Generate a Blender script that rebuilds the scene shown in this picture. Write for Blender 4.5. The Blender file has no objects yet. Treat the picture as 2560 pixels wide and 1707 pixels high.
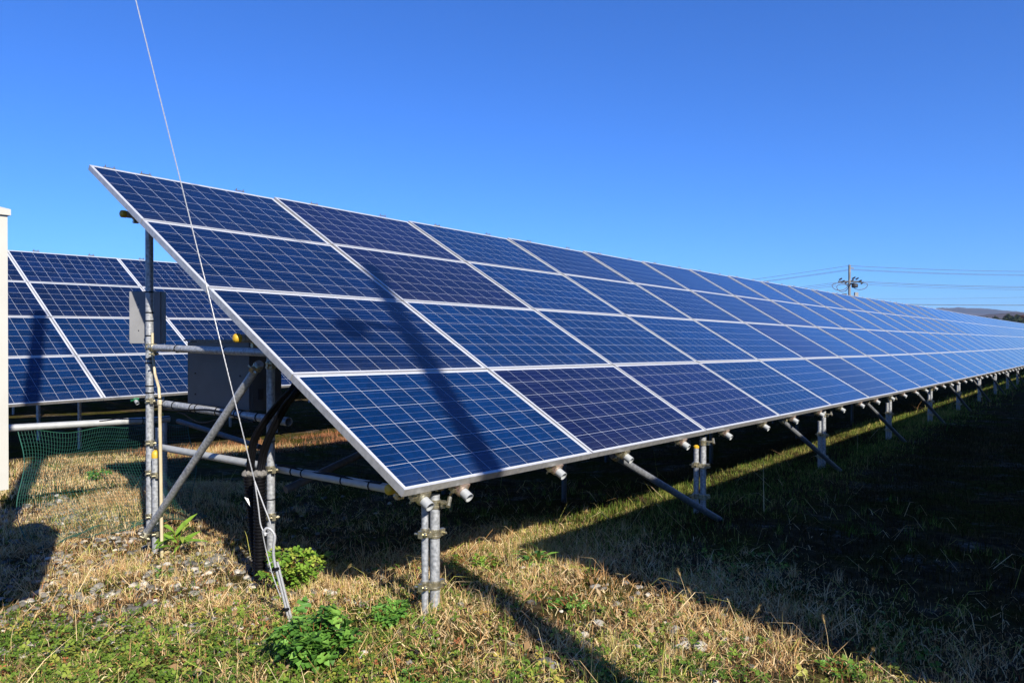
import bpy, bmesh, math, random
import numpy as np
from mathutils import Vector, Matrix
random.seed(7); RNG = np.random.default_rng(11)
S = bpy.context.scene; COL = S.collection

# ------------------------------------------------------------------ camera, sky, sun, exposure
cam = bpy.data.objects.new('camera', bpy.data.cameras.new('camera')); COL.objects.link(cam)
cam.data.sensor_width = 36.0; cam.data.lens = 25.933
cam.rotation_euler = (math.pi/2 - 0.006, 0, 0); cam.location = (0, 0, 0)
cam.data.clip_start = 0.05; cam.data.clip_end = 12000
S.camera = cam
SUN = Vector((0.468, -0.884, 0.70)).normalized()
EL = math.asin(SUN.z); AZ = math.atan2(SUN.x, SUN.y)
w = bpy.data.worlds.new('World'); S.world = w; w.use_nodes = True
nt = w.node_tree; bg = nt.nodes['Background']
sky = nt.nodes.new('ShaderNodeTexSky'); sky.sky_type = 'NISHITA'; sky.sun_disc = False
sky.sun_elevation = EL; sky.sun_rotation = AZ
sky.altitude = 0; sky.air_density = 1.0; sky.dust_density = 0.1; sky.ozone_density = 3.0
tint = nt.nodes.new('ShaderNodeMix'); tint.data_type = 'RGBA'; tint.blend_type = 'MULTIPLY'; tint.inputs[0].default_value = 1.0
tint.inputs[7].default_value = (0.205, 0.465, 0.95, 1)          # clear autumn air, vivid blue
nt.links.new(sky.outputs[0], tint.inputs[6]); nt.links.new(tint.outputs[2], bg.inputs[0]); bg.inputs[1].default_value = 0.094
sl = bpy.data.lights.new('sun', 'SUN'); sl.energy = 5.0; sl.angle = math.radians(0.53); sl.color = (1.0, 0.93, 0.82)
so = bpy.data.objects.new('sun', sl); COL.objects.link(so); so.rotation_euler = (-SUN).to_track_quat('-Z', 'Y').to_euler()
S.view_settings.view_transform = 'Standard'; S.view_settings.look = 'None'
S.view_settings.exposure = 1.0; S.view_settings.gamma = 1.0
S.cycles.max_bounces = 6; S.cycles.transparent_max_bounces = 12

# ------------------------------------------------------------------ geometry of the array
P0 = np.array([-0.482831, 3.313162, -0.691191]); YAW = 0.679717; TILT = 0.516498
DX = np.array([math.sin(YAW), math.cos(YAW), 0.0]); NX = np.array([-math.cos(YAW), math.sin(YAW), 0.0])
PX = 1.705339
_N = 4001; _tt = np.linspace(-2, 118, _N); _tc = np.maximum(_tt, 0)
_tq = np.minimum(_tc, 60)
_a = -0.015342 + 0.000407*_tq - 0.000004*_tq**2; _b = YAW + 0.000385*_tq + 0.000002*_tq**2
_d = np.stack([np.cos(_a)*np.sin(_b), np.cos(_a)*np.cos(_b), np.sin(_a)], 1)
_pos = np.vstack([[0, 0, 0], np.cumsum((_d[1:] + _d[:-1])/2*(_tt[1] - _tt[0]), 0)])
_i0 = np.array([np.interp(0, _tt, _pos[:, i]) for i in range(3)]); _pos = _pos - _i0
JT = np.concatenate([[0], np.cumsum([PX*0.918559, PX*0.968474, PX*0.988056] + [PX]*60)])
def row_frame(t, extra=0.0):
    p = np.array([np.interp(t, _tt, _pos[:, i]) for i in range(3)])
    d = np.array([np.interp(t, _tt, _d[:, i]) for i in range(3)]); d /= np.linalg.norm(d)
    b = np.interp(t, _tt, _b); n = np.array([-math.cos(b), math.sin(b), 0.0])
    ww = np.cross(d, n); ww = ww if ww[2] > 0 else -ww
    ti = TILT + 0.002142*min(t, 30)
    u = math.cos(ti)*n + math.sin(ti)*ww
    return P0 + p + extra*n, d, u, np.cross(d, u)
def row_pt(t, v, off=0.0, extra=0.0):
    o, d, u, nn = row_frame(t, extra); return o + u*v + nn*off
def th(x, y):
    return (x - P0[0])*DX[0] + (y - P0[1])*DX[1], (x - P0[0])*NX[0] + (y - P0[1])*NX[1]
def sn(x, y, k=1.0, s=0.0):
    return (np.sin(x*1.7*k + 1.3 + s) * np.cos(y*1.9*k - .7 + s*2) + .6*np.sin(x*3.9*k - y*2.7*k + 2 + s) + .4*np.sin(x*6.1*k + y*7.3*k + s*3))/2.0
def gz(x, y):
    x = np.asarray(x, float); y = np.asarray(y, float)
    t, h = th(x, y)
    z = -1.315 - 0.085*np.clip(h, 0, 3) + np.interp(np.clip(t, 0, 60), _tt, _pos[:, 2])
    z = z - .08*np.clip((t - 1.5)/3, 0, 1)
    near = np.exp(-((x - 0)**2 + (y - 5)**2)/900.0)
    return z + near*(0.016*sn(x, y, 1.0) + 0.010*sn(x, y, 2.7, 1.1))
def T(t, h, z=None):
    o = P0 + DX*t + NX*h
    return np.array([o[0], o[1], gz(o[0], o[1]) if z is None else z])

# ------------------------------------------------------------------ materials
MATS = {}
def mat(name):
    m = bpy.data.materials.new(name); m.use_nodes = True; MATS[name] = m
    return m, m.node_tree.nodes, m.node_tree.links, m.node_tree.nodes['Principled BSDF']
def noisy(name, c1, c2, scale=30, rough=.6, metal=0, bump=0.0, detail=4, spec=.5, coords='Object'):
    m, N, L, b = mat(name)
    tc = N.new('ShaderNodeTexCoord'); no = N.new('ShaderNodeTexNoise'); no.inputs['Scale'].default_value = scale; no.inputs['Detail'].default_value = detail
    L.new(tc.outputs[coords], no.inputs['Vector'])
    r = N.new('ShaderNodeValToRGB'); r.color_ramp.elements[0].position = .35; r.color_ramp.elements[1].position = .68
    r.color_ramp.elements[0].color = (*c1, 1); r.color_ramp.elements[1].color = (*c2, 1)
    L.new(no.outputs['Fac'], r.inputs['Fac']); L.new(r.outputs['Color'], b.inputs['Base Color'])
    b.inputs['Roughness'].default_value = rough; b.inputs['Metallic'].default_value = metal; b.inputs['Specular IOR Level'].default_value = spec
    if bump:
        bp = N.new('ShaderNodeBump'); bp.inputs['Strength'].default_value = bump; bp.inputs['Distance'].default_value = .01
        L.new(no.outputs['Fac'], bp.inputs['Height']); L.new(bp.outputs['Normal'], b.inputs['Normal'])
    return m
M_ALU = noisy('aluminium', (.44, .45, .46), (.52, .53, .54), 60, .42, .35)
M_ALU_SIDE = noisy('brushed aluminium', (.32, .32, .32), (.44, .435, .43), 35, .45, .5)
M_GALV = noisy('galvanised steel', (.20, .21, .222), (.42, .435, .45), 55, .48, .35, bump=.05)
M_BRACE = noisy('shade-toned brace metal', (.11, .116, .124), (.19, .198, .206), 55, .5, .3)  # galvanised colour darkened to deepen the shade on the front braces
M_SHADED_GALV = noisy('shade-darkened galvanised steel', (.05, .054, .06), (.085, .09, .095), 40, .6, .2)  # same galvanised pipe, shade under the array put into its colour
M_PALE = noisy('pale pipe', (.30, .315, .315), (.36, .37, .365), 25, .5, .2)
M_ZINC = noisy('yellow zinc', (.30, .27, .17), (.50, .46, .34), 120, .36, .85)
M_PINK = noisy('pink zinc', (.40, .27, .25), (.44, .38, .26), 40, .38, .7)
M_YEL = noisy('yellow plastic', (.42, .25, .01), (.48, .30, .02), 20, .5)
M_GRN = noisy('green plastic', (.02, .18, .08), (.03, .22, .1), 20, .5)
M_BLACK = noisy('black rubber', (.002, .002, .0025), (.004, .004, .005), 40, .5, spec=.12)
M_INV = noisy('shade-darkened box grey', (.05, .054, .06), (.065, .07, .077), 8, .5)  # box grey darkened because its shade rendered too bright
M_FOAM = noisy('foam', (.10, .095, .085), (.17, .16, .145), 60, .9, bump=.4)
M_CREAM = noisy('cream plastic', (.38, .32, .20), (.44, .38, .25), 15, .5)
M_WIRE = noisy('steel wire', (.28, .285, .29), (.40, .405, .41), 200, .45, .3)
M_BOX = noisy('box paint', (.16, .163, .168), (.19, .193, .198), 8, .55)
M_CAB = noisy('cabinet paint', (.40, .39, .345), (.43, .42, .375), 5, .5)
M_CONC = noisy('concrete', (.17, .165, .155), (.25, .24, .225), 6, .85, bump=.2)
M_POLE = noisy('weathered pole', (.13, .125, .115), (.20, .19, .175), 3, .85)
M_DARK = noisy('dark fitting', (.015, .016, .018), (.04, .04, .045), 10, .5)
M_CABLE = noisy('line cable', (.05, .05, .055), (.09, .09, .095), 1, .6)
M_NET = noisy('green net', (.007, .055, .036), (.012, .078, .050), 8, .55)
M_PORC = noisy('porcelain', (.20, .195, .185), (.27, .265, .25), 10, .3)
M_BARK = noisy('bark', (.05, .035, .025), (.10, .07, .05), 12, .9)
M_WHITE = noisy('white tag', (.75, .75, .74), (.82, .82, .81), 20, .6)

def ramp_attr(name, stops, rough=.8, trans=.3, spec=.0):
    m, N, L, b = mat(name)
    a = N.new('ShaderNodeAttribute'); a.attribute_name = 'rnd'
    r = N.new('ShaderNodeValToRGB'); cr = r.color_ramp
    while len(cr.elements) < len(stops): cr.elements.new(.5)
    for e, (p, c) in zip(cr.elements, stops): e.position = p; e.color = (*c, 1)
    L.new(a.outputs['Fac'], r.inputs['Fac']); L.new(r.outputs['Color'], b.inputs['Base Color'])
    b.inputs['Roughness'].default_value = rough; b.inputs['Specular IOR Level'].default_value = spec
    if trans:
        t = N.new('ShaderNodeBsdfTranslucent'); L.new(r.outputs['Color'], t.inputs['Color'])
        mx = N.new('ShaderNodeMixShader'); mx.inputs[0].default_value = trans
        out = N['Material Output'] if 'Material Output' in N else N.get('Material Output')
        L.new(b.outputs[0], mx.inputs[1]); L.new(t.outputs[0], mx.inputs[2]); L.new(mx.outputs[0], out.inputs['Surface'])
    return m
M_DRY = ramp_attr('dry grass', [(0, (.20, .095, .035)), (.25, (.46, .26, .105)), (.55, (.62, .42, .20)), (.85, (.78, .63, .38)), (1, (.42, .41, .10))])
M_SHADE_GRASS = ramp_attr('shade-darkened grass', [(0, (.024, .020, .008)), (.5, (.046, .036, .013)), (.85, (.09, .062, .024)), (1, (.15, .10, .045))])  # grass tones darkened to deepen the shade on the ground
M_GRASS = ramp_attr('green grass', [(0, (.05, .10, .015)), (.5, (.11, .17, .03)), (.8, (.22, .25, .05)), (1, (.36, .30, .10))])
M_RUST = ramp_attr('rusty grass', [(0, (.18, .06, .03)), (.5, (.34, .14, .07)), (1, (.46, .28, .13))])
M_CLOV = ramp_attr('clover leaf', [(0, (.05, .095, .012)), (.45, (.10, .18, .022)), (.75, (.20, .27, .04)), (.9, (.36, .31, .06)), (1, (.34, .12, .05))], rough=.5, spec=.2)
M_MUG = ramp_attr('mugwort leaf', [(0, (.05, .13, .018)), (.5, (.10, .24, .035)), (.9, (.20, .36, .06)), (1, (.32, .36, .06))], rough=.5, trans=.3, spec=.3)
M_LIME = ramp_attr('lime leaf', [(0, (.09, .19, .02)), (.6, (.19, .33, .04)), (1, (.40, .42, .07))], rough=.5, trans=.35, spec=.2)
M_SEED = ramp_attr('seed head', [(0, (.30, .22, .10)), (1, (.55, .44, .24))])
M_STONE = ramp_attr('stone', [(0, (.06, .057, .053)), (.45, (.13, .125, .112)), (.8, (.22, .21, .185)), (1, (.46, .43, .37))], rough=.85, trans=0)
M_LITTER = ramp_attr('dead leaf', [(0, (.14, .07, .03)), (.6, (.28, .18, .09)), (1, (.46, .36, .22))])
M_FIR = ramp_attr('fir foliage', [(0, (.010, .018, .008)), (.6, (.03, .045, .018)), (1, (.06, .07, .025))], trans=.1)
M_AUT = ramp_attr('autumn foliage', [(0, (.03, .014, .008)), (.6, (.075, .035, .016)), (1, (.12, .06, .025))], trans=.1)

def panel_face_mat():
    m, N, L, b = mat('solar cells under glass')
    def math_(op, a, bb=None, c=None):
        n = N.new('ShaderNodeMath'); n.operation = op
        for i, x in enumerate((a, bb, c)):
            if x is None: continue
            if isinstance(x, (int, float)): n.inputs[i].default_value = x
            else: L.new(x, n.inputs[i])
        return n.outputs[0]
    uv = N.new('ShaderNodeUVMap'); uv.uv_map = 'UVMap'
    sp = N.new('ShaderNodeSeparateXYZ'); L.new(uv.outputs[0], sp.inputs[0]); u, v = sp.outputs[0], sp.outputs[1]
    fu = math_('FRACT', u); fv = math_('FRACT', v)
    du = math_('ABSOLUTE', math_('SUBTRACT', fu, .5)); dv = math_('ABSOLUTE', math_('SUBTRACT', fv, .5))
    line = math_('MAXIMUM', math_('GREATER_THAN', du, .493), math_('GREATER_THAN', dv, .493))
    outside = math_('MAXIMUM', math_('GREATER_THAN', math_('ABSOLUTE', math_('SUBTRACT', u, 5)), 5.0), math_('GREATER_THAN', math_('ABSOLUTE', math_('SUBTRACT', v, 3)), 3.0))
    white = math_('MAXIMUM', line, outside)
    f3 = math_('ABSOLUTE', math_('SUBTRACT', math_('FRACT', math_('MULTIPLY', v, 3)), .5))
    bus = math_('LESS_THAN', f3, .020)
    oi = N.new('ShaderNodeObjectInfo')
    cell = N.new('ShaderNodeCombineXYZ'); L.new(math_('FLOOR', u), cell.inputs[0]); L.new(math_('FLOOR', v), cell.inputs[1]); L.new(math_('MULTIPLY', oi.outputs['Random'], 97.0), cell.inputs[2])
    wn = N.new('ShaderNodeTexWhiteNoise'); wn.noise_dimensions = '3D'; L.new(cell.outputs[0], wn.inputs['Vector'])
    vo = N.new('ShaderNodeTexVoronoi'); vo.feature = 'F1'; vo.inputs['Scale'].default_value = 7.0; vo.voronoi_dimensions = '3D'
    cv = N.new('ShaderNodeCombineXYZ'); L.new(u, cv.inputs[0]); L.new(v, cv.inputs[1]); L.new(math_('MULTIPLY', oi.outputs['Random'], 31.0), cv.inputs[2])
    L.new(cv.outputs[0], vo.inputs['Vector'])
    vsp = N.new('ShaderNodeSeparateColor'); L.new(vo.outputs['Color'], vsp.inputs[0])
    br = math_('ADD', math_('MULTIPLY', wn.outputs['Value'], .40), math_('MULTIPLY_ADD', vsp.outputs[0], .36, .62))
    mul = N.new('ShaderNodeVectorMath'); mul.operation = 'SCALE'; L.new(oi.outputs['Color'], mul.inputs[0]); L.new(br, mul.inputs['Scale'])
    m1 = N.new('ShaderNodeMix'); m1.data_type = 'RGBA'; L.new(math_('MULTIPLY', bus, .34), m1.inputs[0]); L.new(mul.outputs[0], m1.inputs[6]); m1.inputs[7].default_value = (.16, .20, .27, 1)
    dn = N.new('ShaderNodeTexNoise'); dn.inputs['Scale'].default_value = 1.7; dn.inputs['Detail'].default_value = 5; L.new(cv.outputs[0], dn.inputs['Vector'])
    low = math_('MAXIMUM', math_('SUBTRACT', 1.0, math_('MULTIPLY', v, 1.1)), 0.0)
    dust = math_('MULTIPLY', dn.outputs['Fac'], math_('MULTIPLY_ADD', low, .10, .007))
    m3 = N.new('ShaderNodeMix'); m3.data_type = 'RGBA'; L.new(dust, m3.inputs[0]); L.new(m1.outputs[2], m3.inputs[6]); m3.inputs[7].default_value = (.15, .145, .135, 1); m1 = m3
    L.new(math_('MULTIPLY_ADD', dn.outputs['Fac'], .10, .04), b.inputs['Roughness'])
    m2 = N.new('ShaderNodeMix'); m2.data_type = 'RGBA'; L.new(white, m2.inputs[0]); L.new(m1.outputs[2], m2.inputs[6]); m2.inputs[7].default_value = (.42, .44, .48, 1)
    L.new(m2.outputs[2], b.inputs['Base Color']); b.inputs['IOR'].default_value = 1.45
    return m
M_CELL = panel_face_mat()
M_BACK = noisy('backsheet', (.62, .63, .64), (.68, .69, .70), 4, .7)

def ground_mat():
    m, N, L, b = mat('ground soil')
    geo = N.new('ShaderNodeNewGeometry')
    def noise(s, d=6, r=.6):
        n = N.new('ShaderNodeTexNoise'); n.inputs['Scale'].default_value = s; n.inputs['Detail'].default_value = d; n.inputs['Roughness'].default_value = r
        L.new(geo.outputs['Position'], n.inputs['Vector']); return n.outputs['Fac']
    def ramp(f, stops):
        r = N.new('ShaderNodeValToRGB'); cr = r.color_ramp
        while len(cr.elements) < len(stops): cr.elements.new(.5)
        for e, (p, c) in zip(cr.elements, stops): e.position = p; e.color = (*c, 1)
        L.new(f, r.inputs[0]); return r.outputs[0]
    def mix(f, a, c):
        x = N.new('ShaderNodeMix'); x.data_type = 'RGBA'; L.new(f, x.inputs[0]); L.new(a, x.inputs[6]); L.new(c, x.inputs[7]); return x.outputs[2]
    soil = ramp(noise(9), [(.3, (.020, .015, .009)), (.5, (.045, .033, .018)), (.72, (.11, .08, .042))])
    moss = ramp(noise(22), [(.3, (.018, .02, .005)), (.6, (.05, .048, .010)), (.8, (.12, .10, .02))])
    r = N.new('ShaderNodeValToRGB'); r.color_ramp.elements[0].position = .46; r.color_ramp.elements[1].position = .58; L.new(noise(1.6, 5), r.inputs[0])
    vo = N.new('ShaderNodeTexVoronoi'); vo.inputs['Scale'].default_value = 38; L.new(geo.outputs['Position'], vo.inputs['Vector'])
    sc = N.new('ShaderNodeSeparateColor'); L.new(vo.outputs['Color'], sc.inputs[0])
    grit = ramp(sc.outputs[0], [(.0, (.04, .036, .03)), (.5, (.09, .08, .065)), (1, (.19, .17, .14))])
    gm = N.new('ShaderNodeValToRGB'); gm.color_ramp.elements[0].position = .56; gm.color_ramp.elements[1].position = .68; L.new(noise(2.3, 6, .7), gm.inputs[0])
    c = mix(gm.outputs[0], mix(r.outputs[0], soil, moss), grit)
    L.new(c, b.inputs['Base Color']); b.inputs['Roughness'].default_value = 1.0; b.inputs['Specular IOR Level'].default_value = .0
    bp = N.new('ShaderNodeBump'); bp.inputs['Strength'].default_value = .7; bp.inputs['Distance'].default_value = .02
    L.new(noise(45, 8, .7), bp.inputs['Height']); L.new(bp.outputs[0], b.inputs['Normal'])
    return m
M_GROUND = ground_mat()
M_HILL = noisy('hill forest', (.016, .015, .010), (.060, .034, .020), .012, .95, spec=.0)

# ------------------------------------------------------------------ mesh builder
class MB:
    def __init__(s): s.v = []; s.f = []; s.mi = []
    def add(s, vs, fs, mi=0):
        o = len(s.v); s.v += [tuple(map(float, q)) for q in vs]; s.f += [tuple(i + o for i in q) for q in fs]; s.mi += [mi]*len(fs); return s
    def box(s, c, sx, sy, sz, ax=None, mi=0):
        c = np.array(c, float); A = np.eye(3) if ax is None else np.array(ax, float)
        vs = [c + A[0]*sx*i + A[1]*sy*j + A[2]*sz*k for i in (-.5, .5) for j in (-.5, .5) for k in (-.5, .5)]
        return s.add(vs, [(0, 1, 3, 2), (4, 6, 7, 5), (0, 4, 5, 1), (2, 3, 7, 6), (0, 2, 6, 4), (1, 5, 7, 3)], mi)
    def lathe(s, p0, p1, prof, n=14, mi=0, caps=True):
        p0 = np.array(p0, float); p1 = np.array(p1, float); a = p1 - p0; Ln = np.linalg.norm(a); a /= Ln
        r = np.array([0, 0, 1.]) if abs(a[2]) < .9 else np.array([1., 0, 0]); e1 = np.cross(a, r); e1 /= np.linalg.norm(e1); e2 = np.cross(a, e1)
        vs = []
        for (q, rad) in prof:
            for k in range(n): an = 2*math.pi*k/n; vs.append(p0 + a*(q*Ln) + rad*(math.cos(an)*e1 + math.sin(an)*e2))
        fs = [(i*n + k, i*n + (k + 1) % n, (i + 1)*n + (k + 1) % n, (i + 1)*n + k) for i in range(len(prof) - 1) for k in range(n)]
        if caps: fs += [tuple(range(n))[::-1], tuple(range((len(prof) - 1)*n, len(prof)*n))]
        return s.add(vs, fs, mi)
    def tube(s, p0, p1, r, n=14, mi=0, caps=True): return s.lathe(p0, p1, [(0, r), (1, r)], n, mi, caps)
    def hollow(s, p0, p1, r, n=16, wall=.003, mi=0):   # pipe whose far end p1 is open
        L_ = np.linalg.norm(np.array(p1, float) - np.array(p0, float)); k = max(0., 1 - .07/L_)
        return s.lathe(p0, p1, [(0, r), (1, r), (1, r - wall), (k, r - wall), (k, .001)], n, mi, False)
    def path(s, pts, r, n=8, mi=0):
        pts = [np.array(q, float) for q in pts]; vs = []; m = len(pts); prev = None
        for i, q in enumerate(pts):
            a = pts[min(i + 1, m - 1)] - pts[max(i - 1, 0)]; a /= np.linalg.norm(a)
            if prev is None: rr = np.array([0, 0, 1.]) if abs(a[2]) < .9 else np.array([1., 0, 0]); e1 = np.cross(a, rr)
            else: e1 = prev - a*(prev@a)
            e1 /= np.linalg.norm(e1); prev = e1; e2 = np.cross(a, e1); rad = r[i] if hasattr(r, '__len__') else r
            for k in range(n): an = 2*math.pi*k/n; vs.append(q + rad*(math.cos(an)*e1 + math.sin(an)*e2))
        fs = [(i*n + k, i*n + (k + 1) % n, (i + 1)*n + (k + 1) % n, (i + 1)*n + k) for i in range(m - 1) for k in range(n)]
        fs += [tuple(range(n))[::-1], tuple(range((m - 1)*n, m*n))]
        return s.add(vs, fs, mi)
    def clamp(s, c, axis, r, side=None, mi=0):
        c = np.array(c, float); a = np.array(axis, float); a /= np.linalg.norm(a)
        s.lathe(c - a*.022, c + a*.022, [(0, r + .002), (.08, r + .006), (.3, r + .006), (.36, r + .0035), (.64, r + .0035), (.7, r + .006), (.92, r + .006), (1, r + .002)], 16, mi)
        sd = np.array([1., 0, 0]) if side is None else np.array(side, float); sd = sd - a*(sd@a); sd /= np.linalg.norm(sd); o = np.cross(a, sd)
        s.box(c + sd*(r + .018), .028, .022, .034, [sd, o, a], mi)
        s.tube(c + sd*(r + .02) - o*.034, c + sd*(r + .02) + o*.036, .0055, 6, mi); s.tube(c + sd*(r + .02) + o*.018, c + sd*(r + .02) + o*.03, .011, 6, mi)
        return s
    def mesh(s, name, mats, smooth=True, loc=None):
        me = bpy.data.meshes.new(name); l = np.zeros(3) if loc is None else np.array(loc, float)
        me.from_pydata([tuple(np.array(q) - l) for q in s.v], [], s.f); me.update()
        for q in (mats if isinstance(mats, (list, tuple)) else [mats]): me.materials.append(q)
        me.polygons.foreach_set('material_index', s.mi)
        if smooth:
            me.polygons.foreach_set('use_smooth', [True]*len(me.polygons))
            me.set_sharp_from_angle(angle=math.radians(38))
        return me
    def obj(s, name, mats, parent=None, smooth=True):
        loc = parent['_o'] if parent is not None and '_o' in parent else None
        o = bpy.data.objects.new(name, s.mesh(name, mats, smooth, loc)); COL.objects.link(o)
        if parent is not None: o.parent = parent
        return o
def tag(o, label, cat, group=None):
    o['label'] = label; o['category'] = cat
    if group: o['group'] = group
    return o
def thing(name, label, cat, loc, group=None):
    o = bpy.data.objects.new(name, None); COL.objects.link(o); o.location = tuple(map(float, loc)); o.empty_display_size = .1
    o['_o'] = [float(q) for q in loc]
    return tag(o, label, cat, group)
def struct(o): o['kind'] = 'structure'; return o
def stuff(o, label, cat): o['kind'] = 'stuff'; return tag(o, label, cat)
def np_mesh(name, V, F3=None, F4=None, rnd=None, m=None, smooth=False):
    me = bpy.data.meshes.new(name); n3 = 0 if F3 is None else len(F3); n4 = 0 if F4 is None else len(F4)
    me.vertices.add(len(V)); me.vertices.foreach_set('co', np.asarray(V, np.float32).ravel())
    idx = np.concatenate([np.asarray(q, np.int32).ravel() for q in (F3, F4) if q is not None and len(q)])
    me.loops.add(len(idx)); me.loops.foreach_set('vertex_index', idx)
    st = np.concatenate([np.arange(n3)*3, n3*3 + np.arange(n4)*4]).astype(np.int32)
    me.polygons.add(n3 + n4); me.polygons.foreach_set('loop_start', st)
    me.update(calc_edges=True)
    if rnd is not None:
        a = me.attributes.new('rnd', 'FLOAT', 'POINT'); a.data.foreach_set('value', np.asarray(rnd, np.float32))
    if smooth: me.polygons.foreach_set('use_smooth', np.ones(n3 + n4, bool))
    if m: me.materials.append(m)
    me.validate(); return me
def link(name, me, parent=None):
    o = bpy.data.objects.new(name, me); COL.objects.link(o)
    if parent is not None: o.parent = parent
    return o

# ------------------------------------------------------------------ ground and hills
def axis(lo, hi, step, far):
    a = list(np.arange(lo, hi + 1e-6, step)); g = step
    while a[-1] < far: g *= 1.35; a.append(a[-1] + g)
    g = step
    while a[0] > -far: g *= 1.35; a.insert(0, a[0] - g)
    return np.array(a)
xs = axis(-9, 16, .11, 4200); ys = axis(1.2, 26, .11, 4200)
GX, GY = np.meshgrid(xs, ys); V = np.stack([GX.ravel(), GY.ravel(), gz(GX, GY).ravel()], 1)
nx_, ny_ = len(xs), len(ys); I = (np.arange(ny_ - 1)[:, None]*nx_ + np.arange(nx_ - 1)[None]).ravel()
struct(link('ground', np_mesh('ground', V, None, np.stack([I, I + 1, I + 1 + nx_, I + nx_], 1), None, M_GROUND, True)))
def hill(name, D, prof, depth, seed):
    # prof: list of (x/y ratio, elevation ratio) of the ridge line as seen from the road; a wooded ridge with a near and a far slope
    rr = np.random.default_rng(seed); k = np.linspace(prof[0][0], prof[-1][0], 420); e = np.interp(k, [q[0] for q in prof], [q[1] for q in prof])
    e = np.convolve(np.pad(e, 12, 'edge'), np.ones(25)/25, 'valid')
    us = np.linspace(-1, 1, 33); V = []
    for i, uu in enumerate(us):
        y = D + uu*depth; hh = e*D*(1 - abs(uu)**1.6) + rr.normal(0, .012*e.max()*D, len(k))*(1 - abs(uu)) - 4*abs(uu)**3
        V.append(np.stack([k*D, np.full(len(k), y), hh - 1.8], 1))
    V = np.concatenate(V); n = len(k); I = (np.arange(len(us) - 1)[:, None]*n + np.arange(n - 1)[None]).ravel()
    return struct(link(name, np_mesh(name, V, None, np.stack([I, I + 1, I + 1 + n, I + n], 1), None, M_HILL, True)))
hill('far_hill', 3200, [(.30, .002), (.5, .022), (.56, .0385), (.60, .0405), (.645, .0385), (.68, .034), (.75, .03), (1.0, .02), (1.3, .01)], 500, 3)
hill('near_hill', 1500, [(.48, .002), (.59, .012), (.62, .0275), (.645, .0315), (.665, .034), (.69, .0335), (.74, .029), (.9, .03), (1.2, .015)], 260, 5)

# ------------------------------------------------------------------ solar panels
PW = 1.0; GAP = .010
def panel_meshes():
    hx, hy = (PX - GAP)/2, (PW - GAP)/2; lip = .011; dep = .040; b = MB()
    o = [(-hx, -hy), (hx, -hy), (hx, hy), (-hx, hy)]; i = [(-hx + lip, -hy + lip), (hx - lip, -hy + lip), (hx - lip, hy - lip), (-hx + lip, hy - lip)]
    i2 = [(-hx + .028, -hy + .028), (hx - .028, -hy + .028), (hx - .028, hy - .028), (-hx + .028, hy - .028)]
    vs = [(*q, 0) for q in o] + [(*q, 0) for q in i] + [(*q, -.003) for q in i] + [(*q, -dep) for q in o] + [(*q, -dep) for q in i2]
    for k in range(4):
        j = (k + 1) % 4
        b.add([vs[k], vs[j], vs[4 + j], vs[4 + k]], [(0, 1, 2, 3)], 0); b.add([vs[4 + k], vs[4 + j], vs[8 + j], vs[8 + k]], [(0, 1, 2, 3)], 0)
        b.add([vs[12 + k], vs[12 + j], vs[j], vs[k]], [(0, 1, 2, 3)], 1); b.add([vs[16 + k], vs[16 + j], vs[12 + j], vs[12 + k]], [(0, 1, 2, 3)], 1)
    fr = b.mesh('panel_frame', [M_ALU, M_ALU_SIDE], False)
    g = MB(); q = [(*c, -.003) for c in i]; g.add(q, [(0, 1, 2, 3)], 0); g.add([(*c[:2], -.008) for c in q], [(3, 2, 1, 0)], 1)
    gl = g.mesh('panel_glass', [M_CELL, M_BACK], False)
    uvl = gl.uv_layers.new(name='UVMap'); mu, mv = .085, .06
    cs = [(-mu, -mv), (10 + mu, -mv), (10 + mu, 6 + mv), (-mu, 6 + mv)]
    for l in gl.loops: uvl.data[l.index].uv = cs[l.vertex_index % 4]
    return fr, gl
FRAME_ME, GLASS_ME = panel_meshes()
ORD = 'first second third fourth fifth sixth seventh eighth ninth tenth eleventh twelfth thirteenth fourteenth fifteenth sixteenth seventeenth eighteenth nineteenth twentieth twenty-first twenty-second twenty-third twenty-fourth twenty-fifth twenty-sixth twenty-seventh twenty-eighth twenty-ninth thirtieth thirty-first thirty-second thirty-third thirty-fourth thirty-fifth thirty-sixth thirty-seventh thirty-eighth thirty-ninth fortieth'.split()
ROWN = ['top', 'second', 'third', 'bottom']
BLUE = np.array([.0006, .0130, .056]); MID = np.array([.0006, .0072, .036]); NAVY = np.array([.0032, .0037, .023])
TONE = {(0, 0): MID*.85, (0, 1): NAVY, (0, 2): BLUE*.8, (0, 3): MID, (1, 0): MID*.95, (1, 1): NAVY*.85, (1, 2): BLUE*.95, (1, 3): BLUE*.8,
        (2, 0): MID, (2, 1): BLUE, (2, 2): BLUE*.85, (2, 3): BLUE, (2, 4): BLUE, (2, 5): NAVY*1.3, (3, 0): BLUE*1.02, (3, 1): NAVY*1.08, (3, 2): NAVY*1.3, (3, 3): BLUE*.8, (3, 4): BLUE*1.15, (3, 5): NAVY*.9, (2, 9): NAVY*1.6}
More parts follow.
